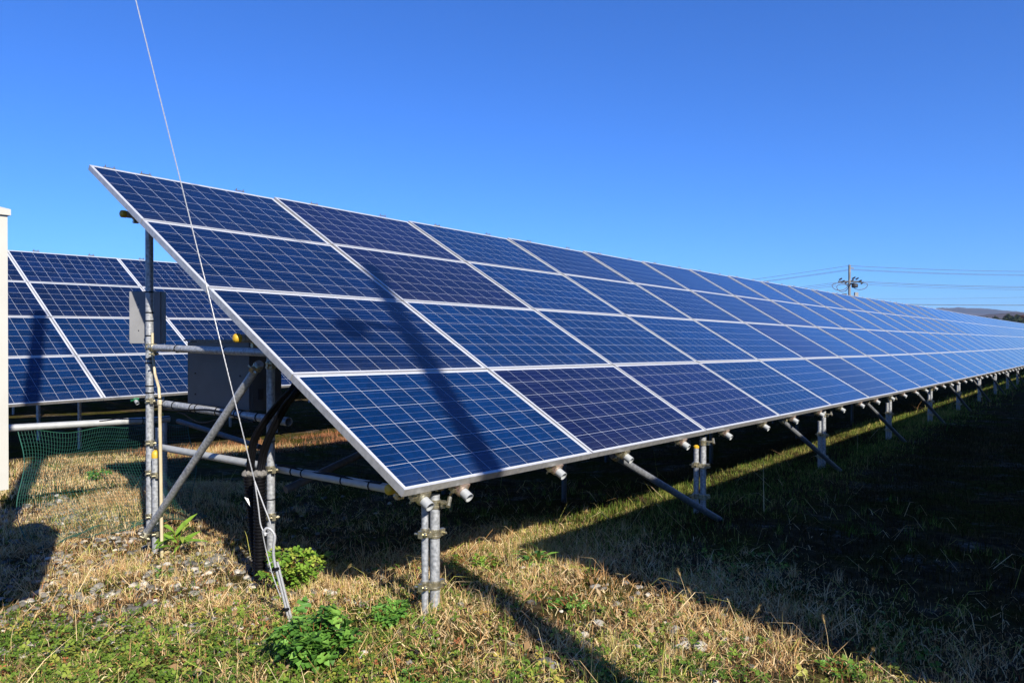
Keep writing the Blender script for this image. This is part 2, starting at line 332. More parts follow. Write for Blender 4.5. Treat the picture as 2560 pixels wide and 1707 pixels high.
def place_panel(t0, t1, v, label, group, tone, org=None):
    o, d, u, n = row_frame((t0 + t1)/2) if org is None else org((t0 + t1)/2)
    c = o + u*(v + .5)
    r = thing('solar_panel', label, 'solar panel', c, group)
    jt = random.gauss(0, .0012)
    R = Matrix((d, u, n)).transposed().to_4x4() @ Matrix.Rotation(jt, 4, 'Y') @ Matrix.Rotation(random.gauss(0, .0010), 4, 'X')
    r.matrix_world = Matrix.Translation(c) @ R @ Matrix.Diagonal(((t1 - t0)/PX, 1, 1, 1))
    f = bpy.data.objects.new('frame', FRAME_ME); g = bpy.data.objects.new('glass_face', GLASS_ME)
    for q in (f, g): COL.objects.link(q); q.parent = r
    g.color = (*[float(x) for x in tone], 1)
    return r
NCOL = 38
for c in range(NCOL):
    for r in range(4):
        tone = TONE.get((r, c))
        if tone is None:
            q = random.random(); tone = BLUE*random.uniform(.8, 1.2) if q < .68 else MID*random.uniform(.9, 1.35) if q < .87 else NAVY*random.uniform(1.0, 1.6)
        dark = (r, c) in ((3, 5), (2, 5), (1, 1), (3, 1), (0, 1))
        place_panel(JT[c], JT[c + 1], 3 - r, f"{'dark navy' if dark else 'blue'} solar panel, {ROWN[r]} row of the long array, {ORD[c]} column from its near end", 'panels of the long array', tone)
# array standing behind on the left
B0 = np.array([-5.274, 9.538, -.791]); BY, BT, BS = .66, .571, .007
def back_frame(t):
    d = np.array([math.cos(BS)*math.sin(BY), math.cos(BS)*math.cos(BY), math.sin(BS)]); n = np.array([-math.cos(BY), math.sin(BY), 0]); ww = np.cross(d, n); ww = ww if ww[2] > 0 else -ww
    u = math.cos(BT)*n + math.sin(BT)*ww; return B0 + d*t, d, u, np.cross(d, u)
for c in range(-1, 4):
    for r in range(4):
        if (c == -1 and r == 0): pass
        nm = ['partly behind the white cabinet', 'beside the cabinet', 'behind the tall support post', 'behind the long array'][min(c + 1, 3)] if c < 3 else 'farthest behind the long array'
        place_panel(c*1.69, (c + 1)*1.69, 3 - r, f"blue solar panel, {ROWN[r]} row of the rear array, column {nm}", 'panels of the rear array', MID*random.uniform(.9, 1.2) if r < 2 else BLUE*random.uniform(.75, 1.0) if c < 1 else MID, back_frame)

# ------------------------------------------------------------------ pipework under the long array
def pipe_thing(name, label, cat, p0, p1, r, m=M_GALV, group=None, open_end=False, cap=None):
    t = thing(name, label, cat, p0, group)
    (MB().hollow(p0, p1, r) if open_end else MB().tube(p0, p1, r, 16)).obj('pipe', m, t)
    return t
def cap_part(t, p, axis, r):
    p = np.array(p, float); a = np.array(axis, float); a /= np.linalg.norm(a)
    c = MB().lathe(p - a*.004, p + a*.034, [(0, r*.35), (0, r*.5), (.15, r*.95), (.35, r*1.1), (1, r*1.1)], 16).obj('end_cap', M_YEL, t)
    d = MB().lathe(p - a*.0065, p + a*.004, [(0, r*.1), (.1, r*.42), (1, r*.42)], 12).obj('cap_plug', M_GRN, c)
OFF_R, OFF_P = -.080, -.132
# rafters: slanted pipes whose open ends show below the bottom edge
RT = [(.155, 0)]
for c in range(NCOL):
    L_ = JT[c + 1] - JT[c]; RT += [(JT[c] + .272*L_, c), (JT[c] + .79*L_, c)]
for k, (t, c) in enumerate(RT):
    o, d, u, n = row_frame(t)
    a = row_pt(t, 3.985, OFF_R); b = row_pt(t, -.055, OFF_R)
    if k > 40: lab = 'slanted pipe end with clamp under the far end of the long array'
    else: lab = f"slanted pipe with open end and zinc clamp, {ORD[k] if k < 40 else 'forty-first'} along the long array's lower edge"
    tg = thing('rafter_pipe', lab, 'support pipe', b, 'slanted rafter pipes of the long array')
    MB().hollow(a, b, .0243).obj('pipe', M_PALE, tg)
    q = MB(); pc = row_pt(t, .028, OFF_R); q.clamp(pc, u, .0243, -d)
    q.obj('clamp', M_ZINC, tg)
    q = MB(); pc = row_pt(t, .02, OFF_R + .03); q.lathe(row_pt(t, -.008, OFF_R + .003), row_pt(t, .06, OFF_R + .003), [(0, .029), (.1, .035), (.9, .035), (1, .029)], 14)
    q.box(row_pt(t, .02, -.056), .07, .045, .028, [d, u, n]); q.tube(row_pt(t, .02, -.05) - d*.055, row_pt(t, .02, -.05) - d*.03, .010, 6)
    q.obj('frame_clip', M_PINK if k % 3 else M_ZINC, tg)
    if c < 26:
        q = MB(); s = row_pt(t, 4.0, .0)
        q.box(row_pt(t, 4.010, .002), .09, .012, .006, [d, u, n]); q.tube(row_pt(t - .03, 4.012, .0), row_pt(t - .034, 4.012, .022), .0035, 6); q.tube(row_pt(t + .034, 4.012, .0), row_pt(t + .03, 4.012, .02), .0035, 6)
        q.obj('top_clip', M_ZINC, tg)
# purlins along the array
for v, t0, nm in ((.164, .085, 'low'), (1.62, .03, 'middle'), (3.42, .055, 'high')):
    pts = [row_pt(t, v, OFF_P) for t in np.linspace(t0, 62, 40)]
    tg = thing('purlin_pipe', f"{dict(low='lowest', middle='middle', high='topmost')[nm]} long pipe under the panels with yellow end cap", 'support pipe', pts[0], 'long pipes with yellow caps')
    MB().path(pts, .0243, 12).obj('pipe', M_GALV, tg)
    cap_part(tg, pts[0] - DX*.005, DX, .0243)
    for t in (.155, .43): MB().clamp(row_pt(t, v, OFF_P), DX, .0243, (0, 0, -1)).obj('clamp', M_ZINC, tg)
# front post pairs
FT = [.28, 3.33, 6.58, 9.9, 13.2, 16.5, 19.9, 23.3, 26.7, 30.1, 33.5, 37.0, 40.4, 43.8, 47.2]
for k, t in enumerate(FT):
    zt = row_pt(t, .15, OFF_P)[2]
    place = ['beneath the near corner panel', 'beneath the second seam', 'third from the near end', 'fourth from the near end'][k] if k < 4 else f'{ORD[k]} from the near end'
    base = T(t, .085); base[2] += 0; 
    if k == 0: base = np.array([-.376, 3.587, gz(-.376, 3.587)])
    tg = thing('front_post', f"thick galvanized front post of the long array, {place}", 'support post', base, 'front posts of the long array')
    top = base.copy(); top[2] = zt - .03
    MB().tube(base - [0, 0, .03], top, .0243, 16).obj('pipe', M_GALV, tg)
    q = MB(); q.clamp(top - [0, 0, .045], (0, 0, 1), .0243, (1, -.2, 0)); q.tube(top + [.035, -.03, -.035], top + [.07, -.045, -.03], .009, 8); q.tube(top + [.07, -.06, -.045], top + [.075, -.02, -.01], .011, 8); q.obj('top_clamp', M_ZINC, tg)
    base2 = (np.array([-.414, 3.50, gz(-.414, 3.50)]) if k == 0 else base + np.array([-.068, -.05, 0]))
    tg2 = thing('front_pile', f"thin driven pile beside a front post, {place}", 'support pile', base2, 'thin piles beside the front posts')
    zt2 = (base[2] + .545) if k else base2[2] + .55
    MB().tube(base2 - [0, 0, .05], [base2[0], base2[1], zt2], .0165 if k == 0 else .0205, 14).obj('pipe', M_GALV, tg2)
    r2 = .0165 if k == 0 else .0205
    if k == 1: MB().lathe([base2[0], base2[1], zt2 - .016], [base2[0], base2[1], zt2 + .008], [(0, r2 + .002), (.6, r2 + .002), (1, r2*.5)], 14).obj('end_cap', M_YEL, tg2)
    for zz in (.375, .125):
        q = MB(); m_ = (base + base2)/2
        q.clamp([base[0], base[1], base[2] + zz], (0, 0, 1), .0243, base - base2 + np.array([.02, -.03, 0])); q.clamp([base2[0], base2[1], base2[2] + zz + .02], (0, 0, 1), r2, base2 - base + np.array([-.01, -.03, 0]))
        q.box([m_[0], m_[1], base[2] + zz + .01], .03, .03, .03); q.obj('clamp', M_ZINC, tg2)
    if k and k < 14:
        a = T(t - 1.35, .12); a[2] = row_pt(t - 1.35, .14, OFF_P - .02)[2]; b = T(t - .22, -.16)
        tg = pipe_thing('brace_pipe', f"slanted brace pipe running down to the front post pair {place}", 'brace', b, a, .0243, M_BRACE, group='front braces of the long array')
        q = MB(); q.clamp(a + (b - a)*.03, b - a, .0243); q.obj('clamp', M_ZINC, tg)
# near end frame
def vp(x, y, z0, z1): return np.array([x, y, z0]), np.array([x, y, z1])
a, b = vp(-2.675, 5.445, -1.40, row_pt(.28, 3.50, OFF_P)[2])
tg = pipe_thing('rear_post', 'tall galvanized rear post carrying the grey switch box', 'support post', a, b, .0275)
q = MB()
for zz in (-.07, -.47, -.78, -1.0, -1.32): MB().clamp([-2.675, 5.445, zz], (0, 0, 1), .0275, (.6, -.8, 0)).obj('clamp', M_ZINC, tg)
for zz in (.33, .18, .12, .01, -.16, -.19, -.36, -.41): MB().lathe([-2.675, 5.445, zz - .004], [-2.675, 5.445, zz + .004], [(0, .0285), (0, .031), (1, .031), (1, .0285)], 16).obj('cable_tie', M_BLACK, tg)
tg = pipe_thing('rear_pile', 'short driven pile with yellow cap beside the tall rear post', 'support pile', (-2.588, 5.35, gz(-2.588, 5.35) - .05), (-2.588, 5.35, -.84), .0255)
MB().lathe((-2.588, 5.35, -.875), (-2.588, 5.35, -.82), [(0, .0275), (.55, .0275), (.85, .02), (1, .008)], 16).obj('end_cap', M_YEL, tg)
for zz in (-1.0, -1.42): MB().clamp((-2.588, 5.35, zz), (0, 0, 1), .0255, (.6, -.8, 0)).obj('clamp', M_ZINC, tg)
tg = pipe_thing('net_post', 'short grey post behind the tall rear post', 'support post', (-2.70, 5.62, gz(-2.7, 5.62)), (-2.70, 5.62, -.69), .018)
tg = pipe_thing('conduit_pipe', 'cream plastic conduit standing beside the tall rear post', 'conduit', (-2.455, 5.165, gz(-2.455, 5.165) - .02), (-2.475, 5.18, -.46), .0115, M_CREAM)
MB().lathe((-2.4752, 5.18, -.475), (-2.4758, 5.18, -.44), [(0, .0165), (.8, .0165), (1, .012)], 12).obj('collar', M_CREAM, tg)
MB().path([(-2.476, 5.18, -.43), (-2.49, 5.2, -.36), (-2.60, 5.37, -.27), (-2.632, 5.40, -.10), (-2.632, 5.40, .03)], .010, 10).obj('upper_run', M_CREAM, tg)
tg = pipe_thing('diagonal_brace', 'thick grey diagonal brace rising from the rear post foot', 'brace', (-2.625, 5.275, -1.41), (-1.49, 4.358, -.155), .0243)
dd_ = np.array([1.135, -.917, 1.255]); dd_ /= np.linalg.norm(dd_); MB().clamp(np.array((-1.49, 4.358, -.155)) - dd_*.035, dd_, .0243, (.2, -.9, .3)).obj('clamp', M_ZINC, tg); MB().clamp(np.array((-2.625, 5.275, -1.41)) + dd_*.02, dd_, .0243, (.2, -.9, -.5)).obj('clamp', M_ZINC, tg)
gm = gz(-1.461, 4.464)
tg = pipe_thing('middle_post', 'galvanized middle post standing behind the corrugated conduits', 'support post', (-1.461, 4.464, gm - .03), (-1.461, 4.464, row_pt(.28, 1.62, OFF_P)[2] - .02), .0243)
for zz in (-.17, -.80, -1.085): MB().clamp((-1.461, 4.464, zz), (0, 0, 1), .0243, (.6, -.8, 0)).obj('clamp', M_ZINC, tg)
for zz in (-.63, -.98): MB().lathe([-1.461, 4.464, zz - .003], [-1.461, 4.464, zz + .003], [(0, .025), (0, .027), (1, .027), (1, .025)], 16).obj('cable_tie', M_BLACK, tg)
def ties(tg, p0, p1, r, ks):
    p0 = np.array(p0); p1 = np.array(p1); a = p1 - p0; a /= np.linalg.norm(a)
    for k in ks: c = p0 + (p1 - p0)*k; MB().lathe(c - a*.004, c + a*.004, [(0, r + .001), (0, r + .0035), (1, r + .0035), (1, r + .001)], 16).obj('cable_tie', M_BLACK, tg)
c1a, c1b = (-2.60, 5.307, -.076), (-1.42, 4.354, -.094)
tg = pipe_thing('cross_pipe', 'upper cross pipe above the large grey inverter box', 'cross pipe', c1a, c1b, .0243, group='cross pipes of the near end frame'); ties(tg, c1a, c1b, .0243, (.26, .67))
q = MB(); q.clamp(np.array(c1a) + (np.array(c1b) - c1a)*.03, np.array(c1b) - c1a, .0243, (0, 0, -1)); q.obj('clamp', M_ZINC, tg)
c2a, c2b = (-2.74, 5.575, -.489), (-1.347, 4.449, -.511)
tg = pipe_thing('cross_pipe', 'cross pipe wrapped in cable ties below the inverter box', 'cross pipe', c2a, c2b, .0265, group='cross pipes of the near end frame', open_end=True); ties(tg, c2a, c2b, .0265, (.14, .22, .36, .40, .55, .68, .72, .82))
q = MB(); q.path([np.array(c2a) + (np.array(c2b) - c2a)*k + np.array([.0, -.03, -.012 - .02*math.sin(k*9)]) for k in np.linspace(.1, .8, 20)], .007, 8); q.path([np.array(c2a) + (np.array(c2b) - c2a)*k + np.array([.0, -.02, -.04 - .05*math.sin((k - .25)*9)**2]) for k in np.linspace(.25, .6, 16)], .004, 6)
q.obj('cable', M_BLACK, tg)
c3a, c3b = (-2.70, 5.542, -.818), (-.655, 3.888, -.798)
tg = pipe_thing('cross_pipe', 'lowest cross pipe carrying a black cable to the front corner', 'cross pipe', c3a, c3b, .0243, M_PALE, group='cross pipes of the near end frame'); ties(tg, c3a, c3b, .0243, (.68, .72, .86, .95))
q = MB(); q.path([np.array(c3a) + (np.array(c3b) - c3a)*k + np.array([0, -.012, .026 - .014*math.sin((k - .65)*18)**2]) for k in np.linspace(.62, .98, 20)], .008, 8); q.obj('cable', M_BLACK, tg)
# second frame deeper under the array
for k, t in enumerate(FT[1:6]):
    for h, nm in ((1.45, 'middle'), (3.0, 'rear')):
        a = T(t, h); zt = row_pt(t, h/math.cos(TILT), OFF_P)[2] - .02
        pipe_thing('inner_post', f"{nm} post in the shade under the long array, frame {['second', 'third', 'fourth', 'fifth', 'sixth'][k]} from near", 'support post', a, [a[0], a[1], zt], .0243, M_SHADED_GALV, group='shaded inner posts')
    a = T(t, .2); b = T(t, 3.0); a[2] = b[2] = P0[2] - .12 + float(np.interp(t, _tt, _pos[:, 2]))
    pipe_thing('inner_cross_pipe', f"level pipe in the shade under the long array, {['second', 'third', 'fourth', 'fifth', 'sixth'][k]} frame", 'cross pipe', b, a, .0243, M_SHADED_GALV, group='shaded inner cross pipes')
pipe_thing('inner_brace', 'dim slanted brace in the shade behind the middle post', 'brace', (-1.38, 4.49, -.93), T(2.3, 1.45) + [0, 0, 1.05], .0243, M_SHADED_GALV)
pipe_thing('inner_brace', 'dim blue-grey brace running down behind the diagonal brace', 'brace', (-3.468, 7.655, -.87), (-2.30, 6.72, -1.0), .0243, M_SHADED_GALV)

# ------------------------------------------------------------------ boxes, cables, conduits
yy = 5.69; ax = np.array([[math.cos(-.12), math.sin(.12), 0], [-math.sin(.12), math.cos(-.12), 0], [0, 0, 1]])
tg = thing('switch_box', 'small light grey switch box strapped behind the tall rear post', 'electrical box', (-2.83, yy, -.055))
MB().box((-2.83, yy + .05, .150), .234, .09, .404, ax).obj('housing', M_BOX, tg, False)
q = MB(); q.box((-2.83, yy + .002, .150), .226, .012, .396, ax); q.obj('door', M_BOX, tg, False)
for zz in (.02, .28): MB().box((-2.942, yy - .004, zz), .012, .014, .05, ax).obj('hinge', M_DARK, tg)
q = MB()
for zz in (.05, .25): q.tube((-2.875, yy - .012, zz), (-2.875, yy + .01, zz), .005, 8)
q.obj('screw', M_DARK, tg)
fa, fb = np.array([-2.367, 5.376]), np.array([-1.73, 4.861]); fw = np.linalg.norm(fb - fa); e1 = np.array([*(fb - fa)/fw, 0]); e2 = np.array([-e1[1], e1[0], 0]); e2 = e2 if e2[1] > 0 else -e2
cc = np.array([*(fa + fb)/2, -.26])
tg = thing('inverter_box', 'large dark grey inverter box hung between the cross pipes', 'electrical box', cc - [0, 0, .23])
MB().box(cc + e2*.13, fw, .22, .46, [e1, e2, [0, 0, 1]]).obj('housing', M_INV, tg, False)
MB().box(cc + e2*.01, fw - .012, .02, .448, [e1, e2, [0, 0, 1]]).obj('door', M_INV, tg, False)
MB().box(cc + e2*.12 + [0, 0, .237], fw + .03, .28, .012, [e1, e2, [0, 0, 1]]).obj('lid', M_INV, tg, False)
q = MB()
for i in (-.36, .36):
    for j in (-.15, 0, .15): q.tube(cc + e1*fw*i + [0, 0, j] - e2*.006, cc + e1*fw*i + [0, 0, j] + e2*.004, .006, 8)
q.obj('screw', M_DARK, tg); MB().box(cc + e1*(fw/2 + .006) + e2*.08 + [0, 0, -.12], .012, .03, .07, [e1, e2, [0, 0, 1]]).obj('latch', M_DARK, tg)
q = MB(); 
for zz in (.225, -.245): q.box(cc + e2*.04 + [0, 0, zz], fw*.7, .06, .02, [e1, e2, [0, 0, 1]])
q.obj('bracket', M_GALV, tg)
def smooth_path(pts, n=24):
    pts = np.array(pts, float); k = np.arange(len(pts)); out = []
    for x in np.linspace(0, len(pts) - 1, n):
        i = min(int(x), len(pts) - 2); f = x - i; p0 = pts[max(i - 1, 0)]; p1 = pts[i]; p2 = pts[i + 1]; p3 = pts[min(i + 2, len(pts) - 1)]
        out.append(.5*((2*p1) + (-p0 + p2)*f + (2*p0 - 5*p1 + 4*p2 - p3)*f*f + (-p0 + 3*p1 - 3*p2 + p3)*f**3))
    return out
B1 = [(-1.235, 4.30, -.20), (-1.235, 4.179, -.278), (-1.342, 4.265, -.376), (-1.431, 4.336, -.47), (-1.536, 4.421, -.606), (-1.575, 4.452, -.718), (-1.595, 4.47, -.86)]
B2 = [(-1.19, 4.25, -.20), (-1.195, 4.099, -.295), (-1.284, 4.166, -.39), (-1.351, 4.221, -.498), (-1.421, 4.277, -.621), (-1.462, 4.31, -.721), (-1.475, 4.295, -.84)]
for nm, P_, lab in (('a', B1, 'left bundle of black cables dropping into the corrugated conduit'), ('b', B2, 'right bundle of black cables dropping into the corrugated conduit')):
    q = MB()
    for k in range(6):
        an = k*math.pi/3; off = np.array([.016*math.cos(an), .012*math.sin(an), 0]); tw = [np.array(p_) + off*(1 + .3*math.sin(i*1.3 + k)) for i, p_ in enumerate(P_)]
        q.path(smooth_path(tw), .0095, 8)
    o = q.obj('cable_bundle', M_BLACK); tag(o, lab, 'cables', 'black cable bundles')
def corrugated(p0, p1, r, lab):
    p0 = np.array(p0, float); p1 = np.array(p1, float); tg = thing('corrugated_conduit', lab, 'conduit', p0, 'black corrugated conduits')
    n = 34; prof = []
    for i in range(n): prof += [(i/n, r*.86), ((i + .25)/n, r), ((i + .6)/n, r), ((i + .85)/n, r*.86)]
    prof += [(1, r*.86)]
    MB().lathe(p0, p1, prof, 18).obj('tube', M_BLACK, tg)
    q = MB(); rr = random.Random(3)
    for k in range(9): an = k*.7; c = p1 + np.array([.022*math.cos(an), .022*math.sin(an), .006 + .008*rr.random()]); q.lathe(c - [0, 0, .014], c + [0, 0, .02], [(0, .012), (.3, .022), (.7, .02), (1, .006)], 8)
    q.obj('foam_plug', M_FOAM, tg)
corrugated((-1.52, 4.44, gz(-1.52, 4.44) - .02), (-1.597, 4.475, -.838), .036, 'black corrugated conduit farther left, half hidden behind its twin')
corrugated((-1.475, 4.31, gz(-1.475, 4.31) - .02), (-1.468, 4.285, -.805), .036, 'black corrugated conduit with ribs in front of the middle post')
o = MB().add([(-1.598, 4.40, -.955), (-1.575, 4.40, -.965), (-1.56, 4.395, -1.015), (-1.598, 4.403, -.955), (-1.575, 4.403, -.965), (-1.56, 4.398, -1.015)], [(0, 1, 2), (5, 4, 3), (0, 3, 4, 1), (1, 4, 5, 2), (2, 5, 3, 0)]).obj('paper_tag', M_WHITE, None, False); tag(o, 'small white paper tag hanging by the corrugated conduits', 'tag')

# ------------------------------------------------------------------ cabinet on its pole, guy wire
CABC = np.array([-2.20, 3.22, 0]); CW, CD = .86, .46; cc = CABC - DX*CW/2 + NX*CD/2; CX = [DX, NX, [0, 0, 1]]
tg = thing('cabinet', 'pale beige metal cabinet with overhanging lid at the left edge', 'cabinet', (cc[0], cc[1], -.665))
MB().box(cc + [0, 0, -.0675], CW, CD, 1.195, CX).obj('housing', M_CAB, tg, False)
MB().box(cc - NX*(CD/2 + .012) - DX*.03 + [0, 0, -.0675], CW - .10, .022, 1.14, CX).obj('door', M_CAB, tg, False)
q = MB(); lz = [(z, ox) for z, ox in ((.530, .010), (.556, .010), (.578, -.05))]
vs = [cc + DX*(CW/2 + ox)*i + NX*(CD/2 + ox)*j + [0, 0, z] for z, ox in lz for i, j in ((-1, -1), (1, -1), (1, 1), (-1, 1))]
q.add(vs, [(0, 1, 2, 3)] + [(4*l + k, 4*l + 4 + k, 4*l + 4 + (k + 1) % 4, 4*l + (k + 1) % 4) for l in (0, 1) for k in range(4)] + [(11, 10, 9, 8)]); q.obj('lid', M_CAB, tg, False)
q = MB(); q.box(cc - NX*(CD/2 + .028) + DX*(CW/2 - .11) + [0, 0, -.10], .02, .02, .14, CX); q.obj('handle', M_DARK, tg)
zb = gz(-2.99, 3.45)
tg = thing('guyed_pole', 'concrete pole holding the beige cabinet and the guy wire', 'pole', (-2.99, 3.45, zb))
MB().lathe((-2.76, 3.45, zb - .1), (-2.99, 3.45, 6.0), [(0, .105), (1, .08)], 20).obj('shaft', M_CONC, tg)
MB().lathe((-2.99, 3.45, 5.8), (-2.99, 3.45, 5.9), [(0, .1), (1, .1)], 16).obj('band', M_GALV, tg)
GA = np.array([-1.067, 3.532, gz(-1.067, 3.532)]); GT = np.array([-2.95, 3.45, 6.45]); gd = GT - GA; Lg = np.linalg.norm(gd); gd /= Lg
side = np.cross(gd, [0, 1, 0]); side /= np.linalg.norm(side); fr_ = np.array([0., -1, 0])
eye = GA + gd*.46
tg = thing('guy_wire', 'thin white guy wire rising across the picture to the top edge', 'wire', eye)
def twist(p0, p1, r, strands, rs, turns, n):
    q = MB()
    p0 = np.array(p0); p1 = np.array(p1); a = (p1 - p0); L_ = np.linalg.norm(a); a /= L_; x1 = np.cross(a, [0, 1, 0]); x1 /= np.linalg.norm(x1); x2 = np.cross(a, x1)
    for s in range(strands):
        q.path([p0 + a*L_*k + r*(math.cos(2*math.pi*(turns*k + s/strands))*x1 + math.sin(2*math.pi*(turns*k + s/strands))*x2) for k in np.linspace(0, 1, n)], rs, 5)
    return q
top_w = GA + gd*(Lg - .03)
twist(eye + gd*.20, top_w,   .0014, 3, .0015, 110, 900).obj('strand', M_WIRE, tg)
q = MB(); q.path(smooth_path([eye + gd*.24, eye + gd*.12 + side*.012, eye + gd*.03 + side*.022, eye - gd*.012 + side*.01, eye - gd*.012 - side*.012, eye + gd*.03 - side*.024, eye + gd*.12 - side*.014, eye + gd*.24], 40), .0034, 6)
q.path(smooth_path([eye + gd*.0 + side*.022, eye - gd*.1 + side*.03 - fr_*.01, eye - gd*.22 + side*.024, eye - gd*.33 + side*.012]), .0026, 6); q.obj('loop_grip', M_WIRE, tg)
tg = thing('anchor_rod', 'steel ground anchor rod hooked to the guy wire', 'anchor', GA)
q = MB(); q.path(smooth_path([GA - gd*.05, GA + gd*.20, GA + gd*.31, GA + gd*.37 - side*.012, GA + gd*.42 - side*.030, GA + gd*.455 - side*.022, GA + gd*.468 - side*.002, GA + gd*.455 + side*.014, GA + gd*.435 + side*.012], 44), .0068, 10); q.obj('rod', M_WIRE, tg)
q = MB(); q.path([GA + gd*k - side*.014 + fr_*.004 for k in (.02, .15, .30)], .0065, 8); q.obj('twin_rod', M_WIRE, tg)
q = MB()
for k in (.07, .27): q.lathe(GA + gd*(k - .006), GA + gd*(k + .006), [(0, .02), (1, .02)], 12)
q.obj('cable_tie', M_BLACK, tg)
# pole behind the camera whose shadow climbs the panels
SP = np.array([3.134, -2.0]); zb = gz(*SP)
tg = thing('shadow_pole', 'concrete pole whose shadow climbs the nearest panels', 'pole', (*SP, zb))
MB().lathe((SP[0] - .36, SP[1] - .10, zb - .1), (SP[0] - .02, SP[1], 7.0), [(0, .10), (1, .08)], 18).obj('shaft', M_CONC, tg)
MB().box((SP[0] - .22, SP[1] - .12, 5.72), .55, .05, .05, [[.88, .47, 0], [-.47, .88, 0], [0, 0, 1]]).obj('side_arm', M_GALV, tg)
MB().lathe((SP[0] - .46, SP[1] - .25, 5.52), (SP[0] - .46, SP[1] - .25, 5.74), [(0, .09), (.3, .12), (.8, .11), (1, .05)], 14).obj('lamp_head', M_DARK, tg)
q = MB()
for (A_, B_, sag) in (((SP[0], SP[1], 6.7), (-2.99, 3.45, 5.75), .5),):
    q.path([np.array(A_) + (np.array(B_) - A_)*k - np.array([0, 0, sag*4*k*(1 - k)]) for k in np.linspace(0, 1, 30)], .012, 6)
tag(q.obj('service_cable', M_CABLE), 'cable slung overhead between the two concrete poles', 'wire')

# ------------------------------------------------------------------ array beside the camera whose shadow darkens the grass
FE = -6.42
def array_row(name, label, FE, ts, ncol):
    root = thing(name, label, 'solar array', row_pt(0, 0, 0, FE))
    b = MB(); fr = MB(); uv = []
    for c in range(ncol):
        for r in range(4):
            o, d, u, n = row_frame((JT[c] + JT[c + 1])/2 + ts, FE); hx = (JT[c + 1] - JT[c] - GAP)/2; ce = o + u*(r + .5)
            q = [ce + d*x*(hx - .011) + u*y*.484 - n*.003 for x, y in ((-1, -1), (1, -1), (1, 1), (-1, 1))]
            b.add(q, [(0, 1, 2, 3)]); uv += [(-.085, -.06), (10.085, -.06), (10.085, 6.06), (-.085, 6.06)]
            for s in (-1, 1):
                fr.box(ce + d*s*(hx - .0055) - n*.02, .011, .99, .04, [d, u, n]); fr.box(ce + u*s*.4895 - n*.02, hx*2 - .022, .011, .04, [d, u, n])
            fr.add([x - n*.006 for x in q], [(3, 2, 1, 0)], 1)
    o = b.obj('glass_face', [M_CELL], root, False); me = o.data; l = me.uv_layers.new(name='UVMap')
    for lp in me.loops: l.data[lp.index].uv = uv[lp.vertex_index]
    o.color = (*[float(x) for x in MID], 1)
    fr.obj('frame', [M_ALU_SIDE, M_BACK], root, False)
    for k, t in enumerate(FT[:ncol*2//5]):
        for h in (.1, 1.5, 3.0):
            p = T(t, h + FE); z = row_pt(t, h/math.cos(TILT), OFF_P, FE)[2]
            MB().tube(p, [p[0], p[1], z], .0243, 10).obj('leg', M_GALV, root)
array_row('front_array', 'neighbouring solar array whose shadow darkens the grass at right', FE, -.10, 34)
array_row('hidden_shade_array', 'unseen solar array added behind the rear one to shade the ground', 14.4, .3, 12)  # unseen row, added and set close so its shade covers a lit strip

# ------------------------------------------------------------------ rear array supports, net and rail
for k, t in enumerate((.42, 1.26, 2.11, 2.95, 3.8, 4.64, 5.5)):
    o, d, u, n = back_frame(t); b = o - u*.06 + n*OFF_R
    tg = thing('rafter_pipe', f"slanted pipe end with clamp under the rear array, {ORD[k]} from the cabinet", 'support pipe', b, 'slanted rafter pipes of the rear array')
    MB().hollow(o + u*3.98 + n*OFF_R, b, .0243).obj('pipe', M_GALV, tg)
    q = MB(); q.clamp(o + u*.03 + n*OFF_R, u, .0243, -d); q.box(o + u*.02 - n*.055, .07, .045, .03, [d, u, n]); q.obj('clamp', M_GRN if k == 0 else M_ZINC if k % 2 else M_PINK, tg)
    if k < 6:
        q = MB(); q.box(o + u*4.012 + n*.004, .10, .02, .008, [d, u, n]); q.tube(o + u*4.014 - d*.03, o + u*4.02 - d*.034 + n*.036, .005, 6); q.tube(o + u*4.014 + d*.03, o + u*4.02 + d*.03 + n*.03, .005, 6); q.obj('top_clip', M_ZINC, tg)
for k, t in enumerate((.3, 3.6)):
    for h, nm in ((1.5, 'middle'), (3.0, 'rear')):
        o, d, u, n = back_frame(t); p = o + np.array([-math.cos(BY), math.sin(BY), 0])*h; z = (o + u*h/math.cos(BT) + n*OFF_P)[2]
        pipe_thing('inner_post', f"shaded {nm} post under the rear array, {'nearer' if k == 0 else 'farther'} frame", 'support post', [p[0], p[1], gz(p[0], p[1])], [p[0], p[1], z], .0243, group='posts of the rear array')
RA, RB = np.array([-4.41, 6.03, -.761]), np.array([-3.30, 7.10, -.788])
tg = pipe_thing('net_rail', 'pale horizontal pipe from which the green net hangs', 'rail', RA, RB, .030, M_PALE); ties(tg, RA, RB, .030, (.05, .84))
MB().path([RA + (RB - RA)*k + np.array([.02, -.02, .034 - .02*abs(math.sin(k*9))]) for k in np.linspace(.6, 1, 14)], .004, 6).obj('cord', M_BLACK, tg)
q2 = MB().lathe(RB - (RB - RA)*.12 + [.05, .1, .03], RB - (RB - RA)*.10 + [.05, .1, .03], [(0, .012), (.2, .03), (1, .03)], 12).obj('end_cap', M_YEL, tg)
for i, kk in enumerate((.02, .97)):
    p = RA + (RB - RA)*kk; pipe_thing('rail_post', ['pale post under the left end of the net rail', 'pale post under the far end of the net rail'][i], 'support post', [p[0], p[1], gz(p[0], p[1])], [p[0], p[1], p[2] - .03], .024, M_PALE, group='posts of the net rail')
